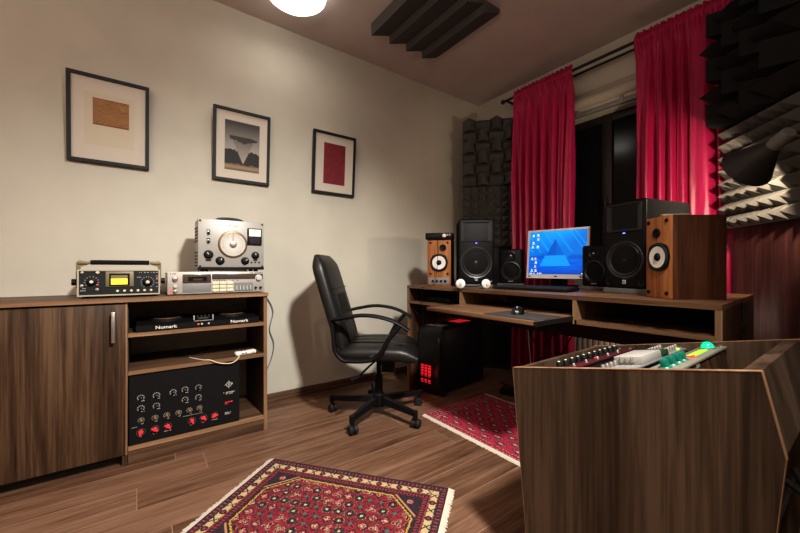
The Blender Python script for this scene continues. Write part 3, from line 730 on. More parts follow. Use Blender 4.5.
def speaker_black(name, x, y, z, n, w, h, d, label, group, horn=True):
    t = thing(name, label, 'speaker', (x, y, z), face(n), group)
    bm = B(); box(bm, -w/2, w/2, .004, d, 0, h, .008, 2); cab = obj('cabinet', bm, 'vinyl', t)
    bm = B(); box(bm, -w/2, w/2, -.012, .006, .0, h, .012, 3); obj('baffle', bm, 'black', t)
    f = -.0125
    if horn:
        wr = w*.40; wz = h*.325
        bm = B(); lathe(bm, [(wr*1.16, -.004), (wr*1.16, .004), (wr*1.10, .007), (wr*1.0, .004), (wr*.97, -.004)], (0, f+.003, wz), (0, -1, 0), 48); tr_ = obj('woofer_ring', bm, 'ringm', t)
        bm = B(); lathe(bm, [(wr, 0), (wr*.93, .007), (wr*.84, .003), (wr*.80, -.004), (wr*.35, -.03), (wr*.33, -.024), (wr*.2, -.016), (0, -.013)], (0, f+.003, wz), (0, -1, 0), 48); obj('woofer_cone', bm, 'cone', tr_)
        bm = B(); ball(bm, (0, f+.018, wz), wr*.30, 24, (1, .75, 1)); obj('dust_cap', bm, 'capm', tr_)
        bm = B()
        for k in range(6):
            a = k*PI/3+.3; cyl(bm, (math.cos(a)*wr*1.08, f-.002, wz+math.sin(a)*wr*1.08), (math.cos(a)*wr*1.08, f-.007, wz+math.sin(a)*wr*1.08), .004, seg=8)
        obj('screw', bm, 'metald', tr_)
        # square waveguide
        z0, z1 = h*.655, h*.965; xw = w*.43; zm = (z0+z1)/2; bm = B()
        ob = [(-xw, z0), (xw, z0), (xw, z1), (-xw, z1)]; th = [(-.018, zm-.006), (.018, zm-.006), (.018, zm+.006), (-.018, zm+.006)]
        mid = [(-xw*.55, z0+.02), (xw*.55, z0+.02), (xw*.55, z1-.02), (-xw*.55, z1-.02)]
        R0 = [bm.verts.new((a, f-.006, b)) for a, b in ob]; R0b = [bm.verts.new((a*.965, f-.006, b+(zm-b)*.05)) for a, b in ob]
        R1 = [bm.verts.new((a, f+.006, b)) for a, b in mid]; R2 = [bm.verts.new((a, f+.022, b)) for a, b in th]; Rb = [bm.verts.new((a, f+.002, b)) for a, b in ob]
        for A, Bq in ((Rb, R0), (R0, R0b), (R0b, R1), (R1, R2)):
            for k in range(4): bm.faces.new((A[k], A[(k+1)%4], Bq[(k+1)%4], Bq[k]))
        hn = obj('horn', bm, 'hornp', t, 20)
        bm = B(); ball(bm, (0, f+.016, zm), .012, 16); obj('tweeter_dome', bm, 'metald', hn)
        bm = B(); box(bm, -.006, .006, f-.003, f, h*.628, h*.636, .001); obj('power_light', bm, 'ledblue', t, label='blue power light')
        bm = B(); box(bm, -.009, .009, f-.002, f, .022, .042, .001); bd = obj('badge', bm, 'lgrey', t)
        bm = B(); box(bm, -.005, -.002, f-.0028, f-.0018, .026, .038); box(bm, .001, .004, f-.0028, f-.0018, .026, .038); obj('badge_mark', bm, 'dgrey', bd)
        for s in (-1, 1):
            bm = B(); lathe(bm, [(.016, 0), (.016, .006), (.010, .004), (.010, -.006), (0, -.006)], (s*w*.40, f+.004, .03), (0, -1, 0), 16); obj('port', bm, 'blackg', t)
    else:
        wr = w*.40; wz = h*.36
        bm = B(); lathe(bm, [(wr*1.14, 0), (wr*1.14, .005), (wr*1.02, .007), (wr*.98, 0)], (0, f, wz), (0, -1, 0), 40); tr_ = obj('woofer_ring', bm, 'ringm', t)
        bm = B(); lathe(bm, [(wr, 0), (wr*.92, .006), (wr*.84, .002), (wr*.38, -.018), (wr*.36, -.012), (0, -.004)], (0, f+.001, wz), (0, -1, 0), 40); obj('woofer_cone', bm, 'cone', tr_)
        bm = B(); lathe(bm, [(.034, 0), (.034, .004), (.030, .005), (.012, -.006), (.012, -.001), (0, .004)], (0, f, h*.80), (0, -1, 0), 32); tw = obj('tweeter_plate', bm, 'blackg', t)
        bm = B(); ball(bm, (0, f-.001, h*.80), .0095, 14); obj('tweeter_dome', bm, 'metal', tw)
        for s in (-1, 1):
            bm = B(); lathe(bm, [(.017, 0), (.017, .002), (.013, .002), (.012, -.010), (0, -.010)], (s*w*.31, f, h*.655), (0, -1, 0), 20); obj('port', bm, 'blackg', t)
        bm = B(); box(bm, -.016, .016, f-.0012, f, .014, .020); obj('badge', bm, 'lgrey', t)
    return t
def speaker_wood(x, y, n, w, h, d, label, side, plate, rz=None):
    t = thing('wooden_speaker', label, 'speaker', (x, y, DZ), face(n), 'cherry wood speakers on the desk')
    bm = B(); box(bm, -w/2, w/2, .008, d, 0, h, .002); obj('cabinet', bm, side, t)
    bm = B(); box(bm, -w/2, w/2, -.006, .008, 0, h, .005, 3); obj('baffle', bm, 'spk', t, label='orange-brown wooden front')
    f = -.0065; wz = h*(.50 if plate else .505); xo = 0 if plate else w*.06
    wr = w*(.36 if plate else .41)
    bm = B(); pts = []
    for k in range(32):
        a = 2*PI*k/32; r = wr*(1.03+.09*max(0, math.cos(4*a+PI))**2); pts.append((r*math.cos(a), r*math.sin(a)))
    prism(bm, pts, lambda p, q, a: (xo+p, f-a, wz+q), -.001, .006)
    wf = obj('woofer_frame', bm, 'black', t)
    bm = B(); lathe(bm, [(wr*.98, .006), (wr*.90, .010), (wr*.80, .0075), (wr*.78, .0065)], (xo, f, wz), (0, -1, 0), 40); obj('surround', bm, 'rubber', wf)
    bm = B(); lathe(bm, [(wr*.78, .0085), (wr*.3, .0065), (0, .0065)], (xo, f, wz), (0, -1, 0), 40); obj('woofer_cone', bm, 'white', wf, label='white speaker cone')
    bm = B(); ball(bm, (xo, f-.006, wz), wr*.30, 20, (1, .6, 1)); obj('dust_cap', bm, 'black', wf)
    tx = w*.16 if plate else -w*.03; tz = h*(.82 if plate else .80)
    bm = B(); lathe(bm, [(w*.145, -.001), (w*.145, .004), (w*.11, .005), (w*.06, .001), (w*.05, .003), (0, .006)], (tx, f, tz), (0, -1, 0), 28); obj('tweeter', bm, 'black', t)
    for sx in (-1, 1):
        for zz in ((.93 if plate else .94), (.26 if plate else .07)):
            bm = B(); cyl(bm, (sx*w*.36, f+.001, h*zz), (sx*w*.36, f-.003, h*zz), .008, seg=16); obj('grille_socket', bm, 'black', t)
    if plate:
        bm = B(); box(bm, -w/2+.010, w/2-.010, f-.004, f+.001, .012, .060, .001); pl = obj('control_plate', bm, 'grey', t, label='grey control strip')
        for k in range(4): knob(pl, -w*.26+k*w*.175, .034, f-.004, .009, .010, 'black')
    return t
speaker_wood(.585, 1.760, (.62, -.785), .172, .335, .185, 'cherry wood speaker with a white cone and grey control strip, left end of desk', 'spks', True)
speaker_wood(1.937, 1.767, (-.575, -.818), .140, .342, .225, 'cherry wood speaker with a white cone, at the right end of the desk', 'spks', False)
# small controller on top of the left wooden speaker
t = thing('headphone_amplifier', 'small dark box with white knob sitting on the left cherry speaker', 'amplifier', (.585, 1.760, DZ+.335), face((.62, -.785)))
bx('case', (-.098, .094, -.020, .12, .002, .048), 'maroon', t, .002); bx('front_panel', (-.096, .092, -.024, -.019, .004, .046), 'black', t, .001)
knob(t, .040, .025, -.024, .014, .012, 'white')
for x in (.062, .078): knob(t, x, .030, -.024, .006, .008, 'lgrey')
for x in (-.07, -.05, -.03, -.01): knob(t, x, .022, -.024, .006, .006, 'dgrey')
feet(t, (-.07, .07), (.0, .1), .004, .008)

pad(.884, 1.800, face((.74, -.67)), .24, .28, .022, 'grey foam pad under the left big black monitor')
speaker_black('studio_monitor', .889, 1.812, DZ+.022, (.74, -.67), .230, .430, .28, 'big black studio monitor with a horn, left of the computer screen', 'big black studio monitors')
pad(1.735, 1.935, face((-.21, -.978)), .215, .34, .026, 'grey foam pad under the right big black monitor')
speaker_black('studio_monitor', 1.735, 1.960, DZ+.026, (-.21, -.978), .205, .435, .36, 'big black studio monitor with a horn, beside the right cherry speaker', 'big black studio monitors')
pad(.918, 2.135, face((.50, -.866)), .18, .17, .018, 'grey foam pad under the small speaker left of the screen')
speaker_black('small_monitor', .918, 2.145, DZ+.018, (.50, -.866), .152, .245, .18, 'small black monitor speaker just left of the computer screen', 'small black monitor speakers', False)
pad(1.475, 2.185, face((-.12, -.993)), .20, .18, .018, 'grey foam pad under the small speaker right of the screen')
speaker_black('small_monitor', 1.475, 2.200, DZ+.018, (-.12, -.993), .152, .245, .18, 'small black monitor speaker between the screen and the right big monitor', 'small black monitor speakers', False)
o = bx('folded_card', [(-.05, .05, -.012, .012, 0, .008)], 'tanp', None, .002); o.location = (1.985, 1.79, DZ+.3425); o.rotation_euler[2] = .75
tag(o, 'small tan folded card lying on top of the right cherry speaker', 'card')

# --- computer screen
t = thing('computer_monitor', 'silver computer monitor showing a blue desktop with a triangle', 'monitor', (1.205, 2.235, DZ), face((.17, -.985)))
tl = math.radians(-6)
def SP(p, q, d): # screen plane (leaning back)
    return (p, d*math.cos(tl)-q*math.sin(tl)*1.0, .058+q*math.cos(tl)+d*math.sin(tl))
SW, SH = .400, .335
bm = B(); prism(bm, [(-SW/2, 0), (SW/2, 0), (SW/2, SH), (-SW/2, SH)], SP, .010, .045); obj('housing', bm, 'dgrey', t)
bm = B(); b_ = .013
for p0, p1, q0, q1 in ((-SW/2, SW/2, 0, .028), (-SW/2, SW/2, SH-b_, SH), (-SW/2, -SW/2+b_, .028, SH-b_), (SW/2-b_, SW/2, .028, SH-b_)):
    prism(bm, [(p0, q0), (p1, q0), (p1, q1), (p0, q1)], SP, -.004, .014)
bz = obj('bezel', bm, 'silver', t, label='silver bezel')
bm = B(); prism(bm, [(-.008, .010), (.008, .010), (.008, .018), (-.008, .018)], SP, -.005, -.0038); prism(bm, [(-SW/2+.012, .010), (-SW/2+.03, .010), (-SW/2+.03, .016), (-SW/2+.012, .016)], SP, -.005, -.0038)
for k in range(4): prism(bm, [(SW/2-.05+k*.011, .010), (SW/2-.043+k*.011, .010), (SW/2-.043+k*.011, .016), (SW/2-.05+k*.011, .016)], SP, -.005, -.0038)
obj('bezel_button', bm, 'dgrey', bz)
def desktop(u, v):
    f = n2(u*2.2-v*1.4, v*.8+u*.9, 2)
    c = lerp((.000, .055, .42), (.006, .27, .78), max(0, min(1, .35+.6*v+.45*f-.15)))
    st = n2((u+v*.55)*13, 7)
    if st > .25 and v > .5: c = lerp(c, (.01, .36, .9), .4)
    hor = .40+.045*n2(u*4, 3)+.03*n2(u*11, 8)
    if v < hor: c = lerp((.0, .075, .50), (.003, .17, .66), max(0, min(1, v*1.2+.5*n2(u*7, v*30))))
    if .36 < v < hor+.03 and (u < .33 or u > .70): c = lerp(c, (.0, .05, .42), .55)
    e = abs(u-.47)
    if v < .82 and e < (.82-v)*.40 and v > .43: c = (.0, .085, .44) if u < .49 else (.0, .11, .50)
    elif .19 < v <= .43 and e < (.82-v)*.40+.02: c = lerp(c, (.006, .30, .80), .75)
    if v < .10: c = lerp(c, (.0, .06, .46), .6)
    if v < .042: c = (.003, .055, .36)
    for (iu, iv) in ((.07, .92), (.155, .93), (.07, .75), (.155, .83), (.06, .66), (.155, .66), (.06, .37), (.13, .28), (.12, .19), (.06, .10), (.13, .10), (.12, .37)):
        if abs(u-iu) < .016 and abs(v-iv) < .018: c = (.55, .72, .85) if hsh(int(iu*99), int(iv*99)) > .4 else (.75, .45, .35)
        if abs(u-iu) < .026 and abs(v-iv+.034) < .006: c = (.5, .65, .9)
    for iu in (.03, .06, .10, .17, .20, .23, .93, .97):
        if abs(u-iu) < .010 and abs(v-.021) < .012: c = (.6, .7, .8)
    return c
me = painted(150, 120, desktop, lambda u, v: SP(-SW/2+b_+(SW-2*b_)*u, .028+(SH-b_-.028)*v, .0))
obj('screen', me, attr_mat('screen_glow', .3, .78), t, smooth=False, label='blue glowing screen')
bx('stand_neck', (-.05, .05, .05, .085, .008, .20), 'black', t, .006)
bm = B(); box(bm, -.10, .10, -.03, .17, 0, .012, .005); obj('stand_base', bm, 'black', t)

# --- keyboard, mouse, pad, headphones, cubby device
t = thing('computer_keyboard', 'black computer keyboard lying on the desktop in front of the screen', 'keyboard', (1.30, 1.835, DZ), .10)
bm = B(); prism(bm, [(-.075, .004), (.075, .004), (.075, .020), (-.075, .012)], lambda p, q, a: (a, p, q), -.225, .225); obj('base', bm, 'black', t)
bm = B()
for r_ in range(6):
    n_ = 20
    for k in range(n_):
        x = -.215+k*.0216; y = -.066+r_*.0225; z = .012+(y+.075)*.053
        if r_ == 0 and 4 <= k <= 8:
            if k == 4: box(bm, x, x+.106, y, y+.018, z, z+.007, .001, 1)
            continue
        box(bm, x, x+.018, y, y+.018, z, z+.007, .001, 1)
obj('keycaps', bm, 'dgrey', t)
bm = B(); box(bm, .16, .166, .068, .073, .0195, .0215); obj('indicator_light', bm, 'ledblue', t)
o = bx('mouse_pad', (-.14, .14, -.10, .10, 0, .003), 'mousepad', None, .001); o.location = (1.50, 1.435, .6955); o.rotation_euler[2] = .0
tag(o, 'dark grey mouse pad on the right end of the pulled-out tray', 'mouse pad')
t = thing('computer_mouse', 'black computer mouse on the mouse pad', 'mouse', (1.462, 1.462, .6988), .5)
bm = B(); bmesh.ops.create_uvsphere(bm, u_segments=24, v_segments=14, radius=1, matrix=Matrix.Diagonal((.031, .054, .036, 1)))
for v in bm.verts: v.co.z = max(v.co.z, 0)
obj('body', bm, 'blackg', t)
bm = B(); cyl(bm, (-.003, -.026, .030), (.003, -.026, .030), .007, seg=14); obj('scroll_wheel', bm, 'grey', t)
bm = B(); box(bm, -.006, .006, -.050, -.046, .012, .018); obj('logo_plate', bm, 'lgrey', t)
bm = B(); sweep(bm, [(1.475, 1.51, .705), (1.50, 1.57, .702), (1.55, 1.66, .70), (1.58, 1.73, .70)], .002, seg=6); tag(obj('mouse_cable', bm, 'black'), 'thin black mouse cable running back from the mouse across the tray', 'cable')

t = thing('headphones', 'white headphones with a black headband on the desk before the left big monitor', 'headphones', (1.000, 1.660, DZ), face((.80, -.6)))
for s in (-1, 1):
    bm = B(); lathe(bm, [(0, 0), (.026, 0), (.029, .006), (.029, .012), (.022, .020), (.011, .024), (0, .024)], (s*.076, .0, .0305), (.25*s, -1, .12), 28); e = obj('ear_cup', bm, 'white', t)
    bm = B(); lathe(bm, [(0, .0), (.025, .0), (.026, -.008), (.020, -.016), (0, -.016)], (s*.076, .0, .0305), (.25*s, -1, .12), 24); obj('ear_cushion', bm, 'black', e)
    bm = B(); cyl(bm, (s*.076+s*.005, -.024, .0315), (s*.076+s*.007, -.028, .032), .010); obj('cap', bm, 'cream' if s > 0 else 'lgrey', e)
bm = B(); sweep(bm, [(-.076, .012, .045), (-.080, .05, .034), (-.055, .090, .014), (0, .105, .010), (.055, .090, .014), (.080, .05, .034), (.076, .012, .045)], .003, .008, 8, up=(0, 0, 1)); obj('headband', bm, 'black', t)
bm = B(); sweep(bm, [(.925, 1.630, .794), (.928, 1.606, .793), (.928, 1.600, .76), (.922, 1.60, .71), (.91, 1.63, .685), (.88, 1.70, .682)], .0022, seg=6); tag(obj('headphone_cable', bm, 'black'), 'black headphone cable hanging over the desk front into the left cubbyhole', 'cable')
bm = B(); sweep(bm, [(.622, 1.715, 1.135), (.632, 1.701, 1.10), (.630, 1.704, 1.0), (.616, 1.708, .90), (.606, 1.69, .80), (.592, 1.604, .787), (.590, 1.597, .76), (.590, 1.597, .60), (.592, 1.60, .515)], .0018, seg=6); tag(obj('audio_cable', bm, 'black'), 'thin black cable hanging from the box down past the left cherry speaker', 'cable')
t = thing('network_switch', 'flat dark box lying inside the left cubbyhole of the desk', 'network switch', (.66, 1.74, .678))
bx('case', (-.11, .11, -.06, .08, .003, .030), 'dgrey', t, .003); bx('front_strip', (-.105, .105, -.062, -.0595, .007, .026), 'black', t)
bm = B()
for k in range(8): box(bm, -.09+k*.018, -.077+k*.018, -.063, -.0615, .010, .022)
obj('socket', bm, 'blackm', t)
feet(t, (-.09, .09), (-.04, .06), .004, .008)

# --- PC tower
ang = math.radians(9.0)
t = thing('computer_tower', 'black computer tower glowing red at the front, on the floor under the desk', 'computer', (.552, 1.700, 0), ang)
bm = B(); box(bm, -.098, .098, .02, .56, .018, .480, .008); obj('case', bm, 'black', t)
bm = B(); prism(bm, [(.022, .016), (-.004, .03), (-.016, .12), (-.006, .22), (-.014, .34), (-.004, .46), (.022, .497)], lambda p, q, a: (a, p, q), -.102, .102); fb = obj('front_bezel', bm, 'blackg', t, 50)
bm = B()
for k in range(3): box(bm, -.075+k*.034, -.050+k*.034, -.019+.004, -.008, .085, .215, .003)
obj('red_light', bm, 'redglow', fb, label='red glowing front vent')
bm = B()
for k in range(6): box(bm, -.078, .030, -.0165, -.0145, .095+k*.021, .099+k*.021)
obj('front_grille', bm, 'black', fb)
bx('handle', [(.082, .096, -.022, -.004, .09, .25), (.082, .096, -.016, -.004, .26, .42)], 'dgrey', fb, .005)
bx('top_panel', (-.098, .098, .03, .54, .480, .494), 'black', t, .005)
bx('port_panel', (-.06, .07, .045, .13, .4925, .500), 'lgrey', t, .003, label='silver port panel on the top')
bm = B(); box(bm, -.06, .06, .27, .46, .4925, .4965); tf = obj('top_vent', bm, 'blackm', t)
bm = B()
for k in range(5): box(bm, -.055, .058, .285+k*.034, .303+k*.034, .4955, .498)
obj('red_light', bm, 'redglow', tf, label='red glow in the top vent')
bm = B(); box(bm, .098, .101, .05, .53, .04, .46, .001); obj('side_panel', bm, 'black', t)
feet(t, (-.08, .08), (.06, .5), .02, .018)
bm = B(); box(bm, -.052, -.046, .02, .026, .496, .499); obj('power_light', bm, 'ledred', t)

# --- cables behind and below the desk
cab = [('looped black cable hanging under the desk against the red curtain', [(1.10, 2.43, .74), (1.12, 2.46, .55), (1.02, 2.47, .36), (1.10, 2.42, .17), (1.20, 2.36, .012)]),
       ('black power cable slanting down behind the computer tower', [(.74, 2.43, .72), (.86, 2.44, .45), (1.00, 2.42, .20), (1.05, 2.30, .012)]),
       ('thin pale cable falling from the keyboard tray to the floor', [(1.02, 2.20, .50), (1.10, 2.10, .35), (1.20, 2.0, .15), (1.27, 1.95, .012)]),
       ('black cable hanging straight down behind the desk beside the radiator', [(1.27, 2.43, .74), (1.25, 2.45, .55), (1.18, 2.45, .40), (1.10, 2.45, .22), (1.16, 2.43, .012)]),
       ('black cable lying on the floor behind the tower', [(.70, 2.32, .012), (.85, 2.28, .012), (.95, 2.36, .012), (1.10, 2.30, .012), (1.3, 2.32, .012)])]
for k, (lb, p) in enumerate(cab):
    bm = B(); sweep(bm, p, .005 if k != 2 else .003, seg=8); tag(obj('power_cable', bm, 'black' if k != 2 else 'lgrey'), lb, 'cable', 'cables under the desk')
bm = B(); sweep(bm, [(.434, 1.63, .60), (.47, 1.62, .61), (.50, 1.66, .56), (.53, 1.72, .52), (.545, 1.76, .503)], .0028, seg=6); tag(obj('usb_cable', bm, 'black'), 'short black cable curling from the desk side to the top of the computer tower', 'cable')
t = thing('power_strip', 'black power strip on the floor behind the tower under the desk', 'power strip', (.98, 2.20, 0), .3)
bx('body', (-.16, .16, -.03, .03, 0, .035), 'black', t, .004)
for k in range(4):
    bm = B(); cyl(bm, (-.11+k*.07, 0, .030), (-.11+k*.07, 0, .037), .02, seg=16); obj('socket', bm, 'dgrey', t)
bm = B(); sweep(bm, [(.012, .640, .76), (.012, .70, .72), (.012, .745, .62), (.012, .722, .50), (.012, .750, .40), (.012, .735, .30), (.012, .700, .22)], .0035, seg=6); tag(obj('wall_cable', bm, 'grey'), 'thin grey cable hanging on the wall right of the shelf unit', 'cable')

# ------------------------------------------------------------------ desk lamp
neck = Vector((2.236, 2.037, 1.401)); mouth = Vector((2.148, 2.108, 1.345)); ax = (mouth-neck).normalized(); Ls = (mouth-neck).length
t = thing('desk_lamp', 'dark cone desk lamp pointing at the pale foam tile', 'lamp', (2.40, 2.13, 1.0), 0)
o0 = Vector(t.location)
bm = B(); lathe(bm, [(.026, -.005), (.034, .01), (.098, Ls), (.095, Ls), (.030, .012), (.0, .006)], neck-o0, ax, 40); sh = obj('lamp_shade', bm, 'lampm', t)
bm = B(); lathe(bm, [(0, -.075), (.022, -.075), (.025, -.066), (.027, .0), (.022, .012)], neck-o0, ax, 28); obj('socket', bm, 'grey', sh)
bm = B(); ball(bm, neck+ax*(Ls*.38)-o0, .022, 18); cyl(bm, neck+ax*.008-o0, neck+ax*(Ls*.3)-o0, .012); obj('bulb', bm, 'bulb', sh)
a0 = neck-ax*.045-o0
bm = B(); sweep(bm, [a0, Vector((2.33, 2.03, 1.432))-o0, Vector((2.44, 2.16, 1.43))-o0], .008, seg=10, n=3); obj('arm', bm, 'metald', t)
bm = B(); cyl(bm, Vector((2.44, 2.165, 1.36))-o0, Vector((2.44, 2.165, 1.50))-o0, .012); obj('pivot', bm, 'metald', t)
bm = B(); cyl(bm, Vector((2.44, 2.165, 1.43))-o0, Vector((2.405, 2.135, 1.43))-o0, .006); box(bm, .025, .065, -.012, .032, .36, .50, .003); obj('wall_plate', bm, 'metald', t)

# ------------------------------------------------------------------ office chair
t = thing('office_chair', 'black leather office chair with arched armrests on a five-star base', 'chair', (.613, 1.22, 0), 0)
CA = math.radians(float(50.0))                          # the way the seat faces
f = Vector((math.cos(CA), math.sin(CA), 0)); r = Vector((math.sin(CA), -math.cos(CA), 0))
def cp(a, b, z): return tuple(f*a+r*b+Vector((0, 0, z)))   # forward, right-hand, up
def pillow(bm, prof, half, rad, nn=14, bulge=.02):
    """prof: centre line of a cushion (forward, up, thickness, halfwidth factor)"""
    rings = []
    for (a, z, th, wf, na, nz) in prof:
        ring_ = []
        for k in range(nn*2):
            ang = 2*PI*k/(nn*2); c, s = math.cos(ang), math.sin(ang)
            e = .28
            cx = math.copysign(abs(c)**e, c); sy = math.copysign(abs(s)**.75, s)
            b = half*wf*cx; d = th*.5*sy*(1-.0*abs(cx))
            ring_.append(bm.verts.new(cp(a+na*d, b, z+nz*d)))
        rings.append(ring_)
    n_ = nn*2
    for A, Bq in zip(rings, rings[1:]):
        for k in range(n_): bm.faces.new((A[k], A[(k+1)%n_], Bq[(k+1)%n_], Bq[k]))
    bm.faces.new(rings[0]); bm.faces.new(rings[-1][::-1])
# seat cushion: along forward
prof = []
for k in range(15):
    u = k/14; a = -.22+.47*u; e = min(1, .35+.65*math.sin(min(1, u*6)*PI/2))*min(1, .45+.55*math.sin(min(1, (1-u)*6)*PI/2))
    z = .415+.008*math.sin(u*PI)-.020*max(0, u-.8)/.2+.0*u
    prof.append((a, z, .095*e, min(1, .90+.10*math.sin(min(1, u*5)*PI/2))*(1-.05*max(0, u-.8)/.2), 0, 1))
bm = B(); pillow(bm, prof, .235, 0); seat = obj('seat', bm, 'leather', t, 60)
bm = B()
for k in range(3):
    b = -.10+k*.10; sweep(bm, [cp(-.17, b, .4665), cp(-.05, b, .4705), cp(.08, b, .470), cp(.18, b, .461)], .003, seg=6)
obj('seam', bm, 'black', seat)
# backrest
prof = []
def backline(u):  # forward, up
    return -.190-.095*u-.03*math.sin(u*PI*.9)*(.6)-.070*u*u, .43+.565*u
for k in range(19):
    u = k/18; a, z = backline(u); a2, z2 = backline(min(1, u+.02)); a1, z1 = backline(max(0, u-.02))
    tx, tz = a2-a1, z2-z1; L_ = math.hypot(tx, tz) or 1; e = min(1, .5+.5*math.sin(min(1, u*8)*PI/2))*min(1, .30+.70*math.sin(min(1, (1-u)*7)*PI/2))
    prof.append((a, z, .088*e, (.93+.07*math.sin(u*PI))*min(1, .80+.20*math.sin(min(1, (1-u)*6)*PI/2)), tz/L_, -tx/L_))
bm = B(); pillow(bm, prof, .208, 0); back = obj('backrest', bm, 'leather', t, 60)
bm = B()
def front(u, b, o=.0445):
    a, z = backline(u); a2, z2 = backline(u+.02); tx, tz = a2-a, z2-z; L_ = math.hypot(tx, tz)
    return cp(a+tz/L_*o, b, z-tx/L_*o)
for u in (.27, .62): sweep(bm, [front(u, b) for b in (-.19, -.09, 0, .09, .19)], .0028, seg=6)
for k in range(5):
    b = -.08+k*.04; sweep(bm, [front(u, b) for u in (.34, .45, .56)], .0028, seg=6)
for s in (-1, 1): sweep(bm, [front(u, s*.125) for u in (.03, .15, .25)], .0025, seg=6)
obj('seam', bm, 'black', back)
bm = B(); sweep(bm, [cp(-.315, 0, .80), cp(-.285, 0, .60), cp(-.24, 0, .42), cp(-.12, 0, .355), cp(0, 0, .352)], .028, .010, 10, up=tuple(r)); obj('back_bracket', bm, 'black', t)
for s in (-1, 1):
    b = s*.262; bm = B(); up = tuple(r)
    sweep(bm, [cp(-.235, b*.93, .622), cp(-.18, b, .634), cp(-.07, b, .652), cp(.03, b, .645), cp(.12, b, .618), cp(.200, b, .570)], .023, .011, 12, up=up)
    sweep(bm, [cp(.155, b, .600), cp(.125, b, .565), cp(.085, b, .515), cp(.045, b, .445), cp(.00, b*.98, .408), cp(-.045, b*.97, .397), cp(-.12, b*.96, .394), cp(-.175, b*.96, .402), cp(-.215, b*.95, .450), cp(-.228, b*.93, .54), cp(-.238, b*.92, .62)], .022, .013, 12, up=up)
    sweep(bm, [cp(-.08, b*.97, .394), cp(-.08, b*.6, .375)], .02, .010, 8, n=1)
    sweep(bm, [cp(.0, b*.97, .42), cp(-.01, b*.6, .378)], .02, .010, 8, n=1)
    obj('armrest', bm, 'black', t, 50)
bm = B(); prism(bm, [(-.12, -.09), (.12, -.09), (.12, .09), (-.12, .09)], lambda p, q, a: cp(p, q, a), .348, .372); prism(bm, [(.02, -.045), (.10, -.045), (.10, .045), (.02, .045)], lambda p, q, a: cp(p, q, a), .275, .35)
obj('mechanism', bm, 'black', t)
bm = B(); sweep(bm, [cp(-.02, .05, .34), cp(-.05, .14, .325), cp(-.09, .20, .292)], .006, seg=8); sweep(bm, [cp(-.09, .20, .292), cp(-.13, .245, .280)], .011, seg=10, n=1); obj('lever', bm, 'black', t)
bm = B(); cyl(bm, (0, 0, .24), (0, 0, .35), .014); cyl(bm, (0, 0, .08), (0, 0, .25), .026, .024); lathe(bm, [(.0, .055), (.042, .055), (.045, .075), (.040, .125), (.028, .135), (0, .135)], (0, 0, 0), (0, 0, 1), 28); obj('gas_lift', bm, 'black', t)
for k in range(5):
    a = math.radians(226+72*k); d = Vector((math.cos(a), math.sin(a), 0)); s_ = Vector((-d.y, d.x, 0)); R_ = .305
    bm = B()
    for (d0, d1, w0, w1, zt0, zt1, zb0, zb1) in ((.03, R_, .022, .013, .118, .098, .078, .072),):
        A = [bm.verts.new(d*d0+s_*w0*q+Vector((0, 0, z))) for q, z in ((-1, zb0), (1, zb0), (.75, zt0), (-.75, zt0))]
        Bq = [bm.verts.new(d*d1+s_*w1*q+Vector((0, 0, z))) for q, z in ((-1, zb1), (1, zb1), (.75, zt1), (-.75, zt1))]
        bm.faces.new(A); bm.faces.new(Bq[::-1])
        for q in range(4): bm.faces.new((A[q], Bq[q], Bq[(q+1)%4], A[(q+1)%4]))
    cyl(bm, d*R_+Vector((0, 0, .06)), d*R_+Vector((0, 0, .099)), .015, seg=14)
    lg = obj('leg', bm, 'black', t)
    yaw = a+(.9, -.5, .3, 1.2, -.8)[k]; q = Vector((math.cos(yaw), math.sin(yaw), 0)); off = Vector((-q.y, q.x, 0))*.012
    bm = B(); cc = d*R_+off+Vector((0, 0, .026))
    for s in (-1, 1): lathe(bm, [(0, .004), (.024, .004), (.026, .007), (.026, .020), (.022, .025), (0, .025)], cc, q*s, 20)
    cyl(bm, cc-q*.006, cc+q*.006, .015, seg=14); cyl(bm, d*R_+Vector((0, 0, .03)), d*R_+Vector((0, 0, .075)), .008, seg=10)
    obj('caster', bm, 'rubber', lg)

